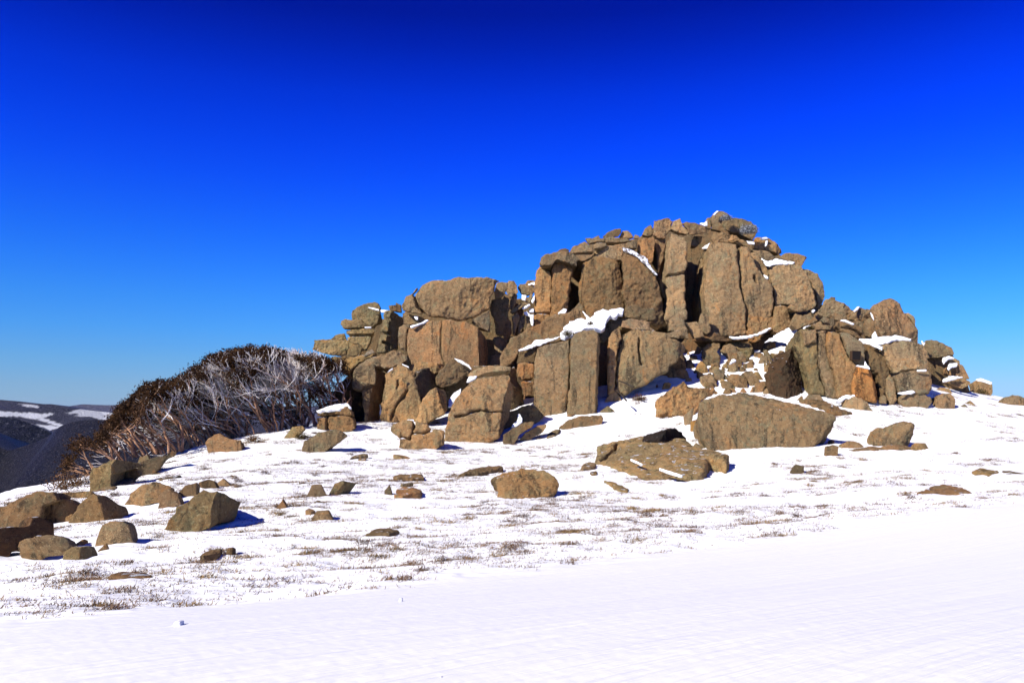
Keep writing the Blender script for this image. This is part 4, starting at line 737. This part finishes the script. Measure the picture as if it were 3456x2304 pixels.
Z += (1 - rg) * nearf * (.007 * fbm(p3(along * .35, across * 5, 2), 4) + .006 * (1 - np.abs(fbm(p3(along * .12, across * 2.2, 9), 3)) * 2) + .0016 * fbm(p3(X * 13, Y * 13, 1), 2))
Z += (1 - rg) * .03 * fbm(p3(along * .1, across * .8, 6), 2)
ny, nx = AA.shape
Vg = np.stack([X, Y, Z], -1).reshape(-1, 3); ii = np.arange(ny * nx).reshape(ny, nx)
Fg = np.stack([ii[:-1, :-1], ii[1:, :-1], ii[1:, 1:], ii[:-1, 1:]], -1).reshape(-1, 4)[:, ::-1]
# close the hub
hub = len(Vg); Vg = np.vstack([Vg, [[0, 0, float(ground(np.array([0.]), np.array([0.]))[0])]]])
hubF = np.stack([ii[:-1, 0], ii[1:, 0], np.full(ny - 1, hub), np.full(ny - 1, hub)], -1)
gm = mesh_obj('ground', Vg, np.vstack([Fg, hubF[:, [0, 1, 2, 2]]]) if False else Fg, M_SNOW); tag(gm, kind='structure')
def gz(x, y):
    g = groomed(x, y); rg = 1 / (1 + np.exp(-(-g - .1) / .25)); D = np.hypot(x, y); U_ = x * c_ + y * s_; V_ = -x * s_ + y * c_
    return ground(x, y) + rg * np.clip(1.15 - D / 140, 0, 1) * (.10 * fbm(p3(U_ * .28, V_ * .9), 3) + .045 * (1 - np.abs(fbm(p3(U_ * .55 + 9, V_ * 2.4, 3), 3)) * 2))

# ------------------------------------------------------------------ heath twigs and straw grass poking through the snow
def tufts(name, n, seed, hgt, wid, blades, thr, mat, label, cat, extra=()):
    r = np.random.RandomState(seed); P = []
    while len(P) < n:
        m = 20000; x = r.uniform(-17, 36, m); y = r.uniform(7, 47, m)
        u = x * c_ + y * s_; v = -x * s_ + y * c_
        f = fbm(p3(u * .30 + seed, v * .62, seed), 4) + .35 * vnoise(p3(u * 1.1, v * 2.2, seed + 2)) - .5 * np.clip((x - 1) / 10, 0, 1)
        keep = (f > thr) & (groomed(x, y) < -.15 - 4.5 * r.rand(m) ** 2.2) & (np.abs(x) < y * .66 + .5) & (poly_sd(PLAT, x, y) < -.5)
        keep &= r.rand(m) < np.clip(9.0 / y + .3, 0, 1)
        P += list(np.stack([x, y], 1)[keep])
    P = np.array(P[:n])
    q_ = r.permutation(len(P)); nc = len(P) // 60; cc = P[q_[:nc]]; mv = q_[nc:nc + int(len(P) * .38)]; big_ = np.ones(len(P) + 4000)
    ci_ = r.randint(0, nc, len(mv)); P[mv] = cc[ci_] + r.randn(len(mv), 2) * np.array([.13, .09]) * (.4 + 1.4 * r.rand(nc)[ci_])[:, None]; big_[mv] = 1.7
    for (u, v, sp, k) in extra:
        c = ghit(u, v); P = np.vstack([P, c[:2] + r.randn(k, 2) * np.array([sp, sp * .6])])
    n = len(P); B = np.repeat(P, blades, 0); m = len(B); B = B + r.randn(m, 2) * .055
    z = gz(B[:, 0], B[:, 1]) - .01; b0 = np.c_[B, z]
    th = r.uniform(0, 6.283, m); L = hgt * r.uniform(.4, 1.3, m) * np.repeat(big_[:n], blades); lean = r.uniform(.3, 1.4, m)
    d = np.stack([np.cos(th) * lean + .5, np.sin(th) * lean, np.full(m, 1.0)], 1); d /= np.linalg.norm(d, axis=1)[:, None]
    t1 = b0 + d * (L * .55)[:, None]; d2 = d + r.randn(m, 3) * .5; d2[:, 2] = np.abs(d2[:, 2]) * .6; t2 = t1 + d2 * (L * .5)[:, None]
    ph = r.uniform(0, 3.14, m); s = np.stack([np.cos(ph), np.sin(ph), np.zeros(m)], 1) * wid * .5
    V = np.stack([b0 - s, b0 + s, t1 + s, t1 - s, t2 + s * .5, t2 - s * .5], 1).reshape(-1, 3); k = np.arange(m)[:, None] * 6
    F = np.concatenate([k + np.array([[0, 1, 2, 3]]), k + np.array([[3, 2, 4, 5]])])
    o = mesh_obj(name, V, F, mat, None, False); tag(o, label, cat, None, 'stuff')
M_TWIG = plain('heath_twig', (.22, .135, .08), .9, .5, 3.0, (.09, .052, .03)); M_STRAW = plain('straw', (.30, .19, .075), .9, .5, 3.0)
tufts('heath', 36000, 5, .05, .009, 5, -.10, M_TWIG, "dark brown heath twigs poking through the wind-blown snow", "heath",
      extra=[(1520, 1535, .35, 60), (1600, 1520, .35, 70), (1650, 1525, .3, 60), (1885, 1510, .3, 60), (1990, 1470, .5, 70), (2240, 1400, .35, 90), (2260, 1440, .4, 70), (2130, 1385, .5, 60), (2500, 1745, .25, 50),
             (1730, 1840, .3, 50), (1760, 1850, .2, 40), (1110, 1880, .3, 50), (720, 1920, .35, 60), (1210, 1985, .2, 30), (120, 2060, .35, 60), (150, 2075, .3, 50), (40, 1960, .4, 50), (3290, 1310, .6, 60), (2480, 1510, .3, 30)])
tufts('grass', 26000, 23, .05, .009, 5, -.1, M_STRAW, "straw coloured dry grass blades in the snow", "grass",
      extra=[(1310, 1465, .4, 50), (1960, 1460, .5, 90), (1900, 1480, .4, 60), (2480, 1505, .3, 60), (2480, 1760, .5, 60), (700, 1470, .5, 60), (1960, 1590, .3, 40)])

# ------------------------------------------------------------------ shrubs
def shrub(u, v, d, size, n, label, mat, ground_it=False, rime=0.0, seed=1):
    r = np.random.RandomState(seed); c = ghit(u, v) if ground_it else at(u, v, d)
    root = bpy.data.objects.new('shrub', None); COL.objects.link(root); root.location = c; tag(root, label, 'shrub', 'low shrubs among the rocks')
    V, F = [], []
    for i in range(26):
        t = r.randn(3); t[2] = abs(t[2]) + .2; t /= np.linalg.norm(t); t *= size * r.uniform(.5, 1); s = np.cross(t, [0.3, 1, .2]); s = s / np.linalg.norm(s) * .012
        b = len(V); V += [-s, s, t + s * .4, t - s * .4]; F.append([b, b + 1, b + 2, b + 3])
    mesh_obj('stem', V, F, M_TWIG, root, False)
    P = r.randn(n, 3); P /= np.linalg.norm(P, axis=1)[:, None]; P *= (r.rand(n, 1) ** .5) * size * np.array([1, .7, .75]); P[:, 2] = np.abs(P[:, 2])
    P += .12 * size * r.randn(n, 3); a = r.randn(n, 3); a /= np.linalg.norm(a, axis=1)[:, None]; b_ = np.cross(a, r.randn(n, 3)); b_ /= np.linalg.norm(b_, axis=1)[:, None]
    q = .035; V = np.stack([P - a * q, P + b_ * q * .5, P + a * q, P - b_ * q * .5], 1).reshape(-1, 3); mesh_obj('foliage', V, np.arange(n * 4).reshape(-1, 4), mat, root, False)
M_LEAF = plain('gum_leaf', (.058, .025, .006), .75, .6, 2.5, (.022, .010, .004)); M_RUST = plain('rust_leaf', (.13, .060, .018), .8, .5); M_RIME = plain('rime', (.40, .42, .44), .7, .5, 9, (.035, .035, .038))
M_DOLV = plain('olive_leaf', (.07, .055, .015), .8, .5)
shrub(1917, 1130, 45.9, .42, 500, "dark leafy shrub at the left end of the largest snow patch", M_DOLV, seed=3)
shrub(1993, 1095, 46.2, .25, 160, "small sprig sticking out of the largest snow patch", M_DOLV, seed=4)
shrub(2157, 1352, 0, .48, 700, "rust brown shrub in the snow below the broad block", M_RUST, True, seed=5)
shrub(2085, 1338, 0, .22, 160, "tiny rusty shrub at the foot of the broad block", M_RUST, True, seed=8)
shrub(2528, 782, 52.3, .62, 3200, "frost-rimed bush clinging to the round summit boulder", M_RIME, seed=6)
shrub(2452, 740, 52.7, .40, 1200, "rimed tuft on the side of the highest boulder", M_RIME, seed=7)
shrub(2240, 1412, 0, .4, 400, "rusty shrub beside the dark flake left of the giant boulder", M_RUST, True, seed=9)
shrub(3310, 1322, 0, .55, 500, "olive shrub in the snow at the tor's right end", M_DOLV, True, seed=10)
shrub(2735, 1110, 44.6, .3, 300, "mossy shrub on the top of the leftmost right-hand column", M_DOLV, seed=11)
shrub(855, 1487, 0, .4, 500, "rusty shrub under the middle gum trunks", M_RUST, True, seed=13)
shrub(1020, 1480, 0, .45, 500, "olive shrub by the dark square boulder", M_DOLV, True, seed=14)
# ------------------------------------------------------------------ tubes
def tube(V, F, pts_, rad, sides=5):
    pts_ = np.array(pts_); n = len(pts_); b0 = len(V)
    for i in range(n):
        t = pts_[min(i + 1, n - 1)] - pts_[max(i - 1, 0)]; t = t / (np.linalg.norm(t) + 1e-9); a = np.cross(t, [.2, .9, .3]); a /= np.linalg.norm(a) + 1e-9; b = np.cross(t, a)
        for k in range(sides):
            th = 6.283 * k / sides; V.append(pts_[i] + (a * math.cos(th) + b * math.sin(th)) * rad[i])
    for i in range(n - 1):
        for k in range(sides): F.append([b0 + i * sides + k, b0 + i * sides + (k + 1) % sides, b0 + (i + 1) * sides + (k + 1) % sides, b0 + (i + 1) * sides + k])
M_BARK = N('gum_bark')
_c = M_BARK.mix(M_BARK.ramp(M_BARK.noise(3.0, 5, .7, M_BARK.mapv((1, 1, .5))), .42, .6), (.20, .10, .055), (.48, .26, .14)); _c = M_BARK.mix(M_BARK.ramp(M_BARK.noise(7, 4), .55, .7), _c, (.30, .27, .24)); M_BARK.set(M_BARK.b.inputs['Base Color'], _c); M_BARK = M_BARK.m
M_FROST = plain('frosted_twig', (.88, .86, .86), .7, .5, 2.5, (.66, .55, .48))
for nm, (u1, v1), (u2, v2), d, lab in [('dead_branch', (2088, 1284), (2138, 1306), 44.9, "dark stick leaning on the broad block's foot"), ('dead_branch', (2078, 1316), (2115, 1352), 44.2, "dark stick lower in the snow below the broad block")]:
    V, F = [], []; a, b = at(u1, v1, d), at(u2, v2, d - .5); tube(V, F, [a, (a + b) / 2 + .02, b], [.03, .045, .05], 6); o = mesh_obj(nm, V, F, plain('dead_wood', (.04, .03, .022))); tag(o, lab, 'stick', 'dead sticks below the broad block')
# ------------------------------------------------------------------ snow gums, swept to the left by the wind
ENV = np.array([(150, 1640), (200, 1600), (245, 1545), (275, 1500), (305, 1475), (375, 1458), (392, 1420), (440, 1372), (470, 1355), (498, 1320), (532, 1300), (600, 1294), (625, 1268), (676, 1246), (697, 1222), (760, 1196), (838, 1183), (880, 1171),
                (922, 1176), (990, 1184), (1050, 1183), (1080, 1195), (1105, 1205), (1150, 1235), (1175, 1270), (1190, 1330)], float)
def env_z(x, y):
    u = W0 / 2 + FPX * x / y; v = np.interp(u, ENV[:, 0], ENV[:, 1]); return float(at(u, v, y)[2]) - .30 + .16 * math.sin(x * 5.1 + y) + .13 * math.sin(x * 9.7 + 2 * y) + .08 * math.sin(x * 17 + y * 3)
def gum(u, v, d, n_stems, label, seed, hmax, lean):
    r = random.Random(seed)
    g0 = ghit(u, v); base = CAM + (g0 - CAM) * 1.0
    if d: base = at(u, v, d); 
    root = bpy.data.objects.new('snow_gum', None); COL.objects.link(root); root.location = base; tag(root, label, 'tree', 'snow gums leaning left in the wind')
    TV, TF, WV, WF, LV = [], [], [], [], []
    def grow(p, dr, L, rad, lvl):
        P, RR = [p], [rad]; n = max(3, int(L / .22)); q = p.copy(); dead = False
        kids = []; rj = r.uniform(-.06, .22)
        for i in range(n):
            f = i / n
            dr = dr + np.array([lean * .16 * (.4 + f), 0, .03]) + np.array([r.gauss(0, .20), r.gauss(0, .18), r.gauss(0, .16)])
            dr /= np.linalg.norm(dr); q = q + dr * (L / n); P.append(q.copy()); RR.append(max(rad * (1 - .72 * (i + 1) / n), .011))
            W = base + q; top = env_z(W[0], W[1]) + .02
            if W[2] > top - rj: dead = True
            if lvl < 3 and i > 0 and r.random() < (.90 if lvl else .9) and f > (.25 if lvl == 0 else .1): kids.append((q.copy(), dr.copy(), RR[-1], f))
            if dead: break
        tgt = (TV, TF) if (lvl == 0 or (lvl == 1 and r.random() < .45) or (lvl == 2 and r.random() < .2)) else (WV, WF)
        tube(*tgt, P, RR, 5 if lvl < 2 else 3)
        W = base + q; gap = env_z(W[0], W[1]) - W[2]
        if lvl >= 2 or dead:
            # leaf clumps gather at the outer, upper-left skin; a few hang lower
            vn = float(vnoise(np.array([W * np.array([1.1, 1.1, 1.5])]))[0])
            ce = (int(math.floor(W[0] / .5)), int(math.floor(W[2] / .45))); hs = ((ce[0] * 73856093) ^ (ce[1] * 19349663)) % 100
            uu = W0 / 2 + FPX * W[0] / W[1]; keep = 82 if uu < 560 else (38 if uu < 850 else 24)
            if hs < (keep if gap < .62 else 24):
                cl = r.uniform(.10, .17)
                for _ in range(r.randint(24, 44)): LV.append((q + np.array([r.gauss(0, cl), r.gauss(0, cl), r.gauss(0, cl * .7) - .03])))
        for (kp, kd, kr, f) in kids:
            nd = kd + np.array([r.gauss(-.05, .5), r.gauss(0, .45), r.gauss(.38, .38)]); nd /= np.linalg.norm(nd)
            if lvl < 3: grow(kp, nd, L * r.uniform(.38, .62) * (1 - .25 * f), max(kr * .62, .012), lvl + 1)
    for s in range(int(n_stems * 1.7)):
        a = r.uniform(-.5, .5); dr = np.array([lean * .45 + r.uniform(-.5, .35), r.uniform(-.45, .45), 1.0]); dr /= np.linalg.norm(dr)
        grow(np.array([r.uniform(-.35, .35), r.uniform(-.3, .3), -.15]), dr, hmax * r.uniform(.85, 1.15), r.uniform(.035, .075) * (hmax / 4) ** .5, 0)
    if len(WV) < 1500:
        o_ = len(TV); TV += WV; TF += [[q_ + o_ for q_ in f_] for f_ in WF]; WV = []
    mesh_obj('trunk', TV, TF, M_BARK, root)
    if WV: mesh_obj('frosted_twigs', WV, WF, M_FROST, root)
    if LV:
        rs = np.random.RandomState(seed); C = np.array(LV); n = len(C); a = rs.randn(n, 3); a /= np.linalg.norm(a, axis=1)[:, None]; b = np.cross(a, rs.randn(n, 3)); b /= np.linalg.norm(b, axis=1)[:, None]
        q = .062; mesh_obj('crown', np.stack([C - a * q, C + b * q * .42, C + a * q, C - b * q * .42], 1).reshape(-1, 3), np.arange(4 * n).reshape(-1, 4), M_LEAF, root, False)
    return len(TF) + len(WF), len(LV)
GUMS = [(1170, 1400, 46.2, 5, "snow gum in the shade against the black-sided slab", 4.0, -.4),
        (1010, 1420, 47.5, 6, "back row snow gum behind the bunched orange trunks", 5.4, -.6),
        (660, 1450, 46, 6, "back row snow gum left of the dark leaning trunk", 4.8, -1.1),
        (1105, 1395, 45.5, 6, "rightmost snow gum, against the mossy ledge, whitest with rime", 5.4, -.5),
        (1050, 1432, 44.5, 6, "snow gum just left of the dark square boulder, slim upright trunks", 5.6, -.7),
        (985, 1440, 44.5, 6, "snow gum with bunched orange trunks, second left of the square boulder", 5.6, -.8),
        (925, 1462, 43, 6, "snow gum with a bent bright orange limb near the mossy stone", 5.4, -.9),
        (850, 1485, 42, 5, "snow gum behind the rusty shrub, single orange trunk at its front", 5.2, -1.0),
        (790, 1470, 43.5, 5, "snow gum with a dark leaning trunk, middle of the thicket", 5.2, -1.0),
        (720, 1485, 41.5, 5, "snow gum rising behind the rounded boulder", 5.0, -1.1),
        (665, 1500, 40, 5, "snow gum just left of the rounded boulder", 4.8, -1.2),
        (600, 1512, 38.5, 5, "snow gum with low arched trunks left of the rounded boulder", 4.6, -1.3),
        (540, 1520, 37.5, 5, "snow gum behind the long dark ridge of rock", 4.2, -1.4),
        (480, 1530, 37, 5, "snow gum with trunks lying almost flat above the ridge", 3.8, -1.6),
        (410, 1560, 36, 5, "low snow gum behind the angular cube boulder", 3.0, -1.7),
        (330, 1600, 36, 4, "lowest snow gum, leftmost, dark leaves spilling down the slope", 2.4, -1.6),
        (900, 1420, 47.5, 5, "back row snow gum seen above the thicket's middle", 5.4, -.8),
        (760, 1430, 47, 5, "back row snow gum behind the dark leaning trunk", 5.0, -1.0),
        (560, 1470, 43, 5, "back row snow gum towards the left slope of the thicket", 4.4, -1.2)]
for i, (u, v, d, ns, lab, hm, ln) in enumerate(GUMS): gum(u, v, d, ns, lab, 100 + i, hm, ln)
shrub(215, 1650, 25, .65, 500, "reddish bare bush behind the left edge boulders", M_RUST, seed=21)
shrub(260, 1640, 30, .8, 700, "dark leafy bush at the lower left tip of the gum thicket", M_LEAF, seed=22)

# ------------------------------------------------------------------ distant ranges
def hill_mat(name, dark, light, snow_amt, sc, spk):
    m = N(name); P = m.mapv((sc, sc, sc * 2.2)); n1 = m.noise(1.0, 8, .62, P, .5); n2 = m.noise(spk, 4, .75, P)
    c = m.mix(m.ramp(n2, .44, .58), dark, light); c = m.mix(m.ramp(m.noise(spk * 1.7, 5, .85, P), .56, .66, 0, .9), c, (.26, .26, .32))
    sn_ = m.ramp(m.noise(.55, 6, .55, m.mapv((sc * .5, sc * .5, sc * 2.6)), .3), 1 - snow_amt, 1 - snow_amt + .035)
    c = m.mix(m.math('MULTIPLY', sn_, .8), c, (.72, .74, .80)); av = m.n.new('ShaderNodeAttribute'); av.attribute_name = 'meadow'; c = m.mix(av.outputs['Fac'], c, (.82, .84, .88)); m.set(m.b.inputs['Base Color'], c)
    m.set(m.b.inputs['Normal'], m.bump(n2, 1.0, 2.5 / sc / spk)); return m.m
def ridge(name, prof, D, drop, fdist, back, mat, amp, rr=0, nx=420, nyf=150, meadows=()):
    pr = np.array([[float(c) for c in t.split(',')] for t in prof.split()]); us = np.unique(np.concatenate([np.linspace(pr[0, 0], -150, 50), np.linspace(-150, 650, nx), np.linspace(650, pr[-1, 0], 70)])); vs = np.interp(us, pr[:, 0], pr[:, 1])
    k = np.ones(9) / 9; vs = np.convolve(np.pad(vs, 4, 'edge'), k, 'valid')
    C = at(us, vs, D + rr * (us - us[0]) / FPX * 0); f = np.linspace(0, 1, nyf); G = []
    fb = np.linspace(1, 0, 12)[:-1]
    rows = [(1, t) for t in fb] + [(0, t) for t in f]
    for side, t in rows:
        P = C.copy()
        if side: P[:, 1] += back * t; P[:, 2] -= drop * .5 * t ** 1.2
        else: P[:, 1] -= fdist * t; P[:, 2] -= drop * (t ** .92)
        P[:, 0] += rr * t * (1 if not side else 0)
        G.append(P)
    G = np.array(G); nz = fbm(G / (fdist * .22) + 3, 5, .55) * amp + (0.5 - np.abs(fbm(G / np.array([fdist * .3, fdist * .5, fdist * .3]) + 9, 3))) * amp * 1.6
    w = np.array([min(1, abs(t) * 5) if not s else min(1, t * 4) for s, t in rows])[:, None]; G[:, :, 2] += nz * (w * .9 + .1)
    a, b = G.shape[:2]; ii = np.arange(a * b).reshape(a, b); F = np.stack([ii[:-1, :-1], ii[1:, :-1], ii[1:, 1:], ii[:-1, 1:]], -1).reshape(-1, 4)
    o = mesh_obj(name, G.reshape(-1, 3), F, mat); tag(o, kind='structure')
    q = G.reshape(-1, 3) - CAM; c, s = math.cos(PITCH), math.sin(PITCH); yc = q[:, 1] * c + q[:, 2] * s; zc = -q[:, 1] * s + q[:, 2] * c
    U, Vv = W0 / 2 + FPX * q[:, 0] / yc, H0 / 2 - FPX * zc / yc; m_ = np.zeros(len(q)); jt = 5 * fbm(q / (D * .012), 3)
    for md in meadows: m_ = np.maximum(m_, np.clip(-(poly_sd(pts('O', md), U + jt * 2, Vv + jt * .5)) / 2 + .5, 0, 1))
    at_ = o.data.attributes.new('meadow', 'FLOAT', 'POINT'); at_.data.foreach_set('value', m_.astype(np.float32)); return o
ridge('hills', "-3000,1420 -1200,1400 -500,1385 -120,1430 0,1510 30,1522 120,1492 170,1468 200,1440 240,1425 280,1419 320,1416 400,1418 480,1424 700,1445 1500,1520 3000,1600 6000,1600", 900, 330, 620, 500, hill_mat('wooded_spur', (.006, .007, .016), (.032, .027, .032), .0, .012, 26), 6, rr=60)
ridge('hills', "-3500,1330 -1000,1370 -200,1392 0,1406 60,1414 110,1432 160,1452 230,1490 400,1560 900,1600 3000,1600", 1500, 420, 700, 500, hill_mat('shaded_forest', (.004, .005, .016), (.016, .016, .032), .0, .008, 8), 6, rr=300)
ridge('hills', "-4500,1300 -1500,1320 -300,1345 0,1349 40,1353 90,1359 140,1364 175,1362 215,1370 260,1376 330,1384 400,1392 470,1402 700,1420 2000,1440 7000,1420", 2600, 420, 1200, 1500, hill_mat('snowy_range', (.016, .018, .034), (.075, .068, .088), .44, .012, 11), 22, meadows=["-300,1385 -100,1388 0,1387 60,1391 110,1393 150,1396 185,1394 180,1402 150,1409 175,1420 215,1434 225,1442 200,1446 165,1452 150,1442 100,1430 160,1436 190,1436 120,1412 60,1405 0,1404 -300,1402", "335,1385 380,1392 430,1397 520,1402 520,1412 430,1408 370,1403 340,1392", "60,1362 120,1368 125,1374 90,1372", "310,1426 350,1412 380,1410 350,1422"])
ridge('hills', "-2500,1370 100,1385 200,1376 240,1369 280,1363 330,1366 380,1367 420,1365 455,1361 520,1364 900,1372 3000,1366 7000,1372", 5200, 300, 1400, 2000, hill_mat('far_range', (.075, .075, .105), (.16, .15, .18), .36, .002, 24), 12)
ridge('hills', "-6000,1372 -500,1368 0,1366 80,1364 140,1366 230,1371 400,1372 3000,1370 9000,1374", 14000, 400, 3000, 3000, hill_mat('blue_range', (.03, .032, .045), (.10, .10, .11), .40, .001, 9), 10, nx=200, nyf=20)
for (u, v, sz, lab) in [(596, 2112, .10, "small lump of broken snow on the piste edge, left of centre"), (1350, 2028, .07, "bluish chunk of snow lying on the piste edge near centre"), (35, 2182, .08, "snow clod on the piste at the left frame edge"), (1480, 2288, .05, "tiny snow crumb at the bottom of the piste")]:
    c = ghit(u, v); k = 3456 * sz / c[1] * .4; a = [(u + math.cos(t) * k * R.uniform(.7, 1.2), v - k * .4 + math.sin(t) * k * .5) for t in [i_ * .9 for i_ in range(7)]]
    rock('O', ' '.join('%.0f,%.0f' % q for q in a), lab, None, name='snow_clod', cat='snow', mat=M_SNOW, group='lumps of snow on the piste', rough=1.0, h=.012, T=sz)
# ------------------------------------------------------------------ the thin blue air over the far ranges
hz = N('air'); hz.n.remove(hz.b); pv = hz.n.new('ShaderNodeVolumePrincipled'); pv.inputs['Color'].default_value = (.62, .78, 1.0, 1); pv.inputs['Density'].default_value = 1.3e-5; pv.inputs['Anisotropy'].default_value = .2
hz.l.new(pv.outputs[0], hz.n['Material Output'].inputs['Volume'])
V, F = [], []; add_box(V, F, (0, 8000, -600), 60000, 26000, 1500, [np.array([1., 0, 0]), np.array([0, 1., 0]), np.array([0, 0, 1.])])
tag(mesh_obj('haze', V, F, hz.m, None, False), kind='stuff')
print('ROCKS', NROCK)
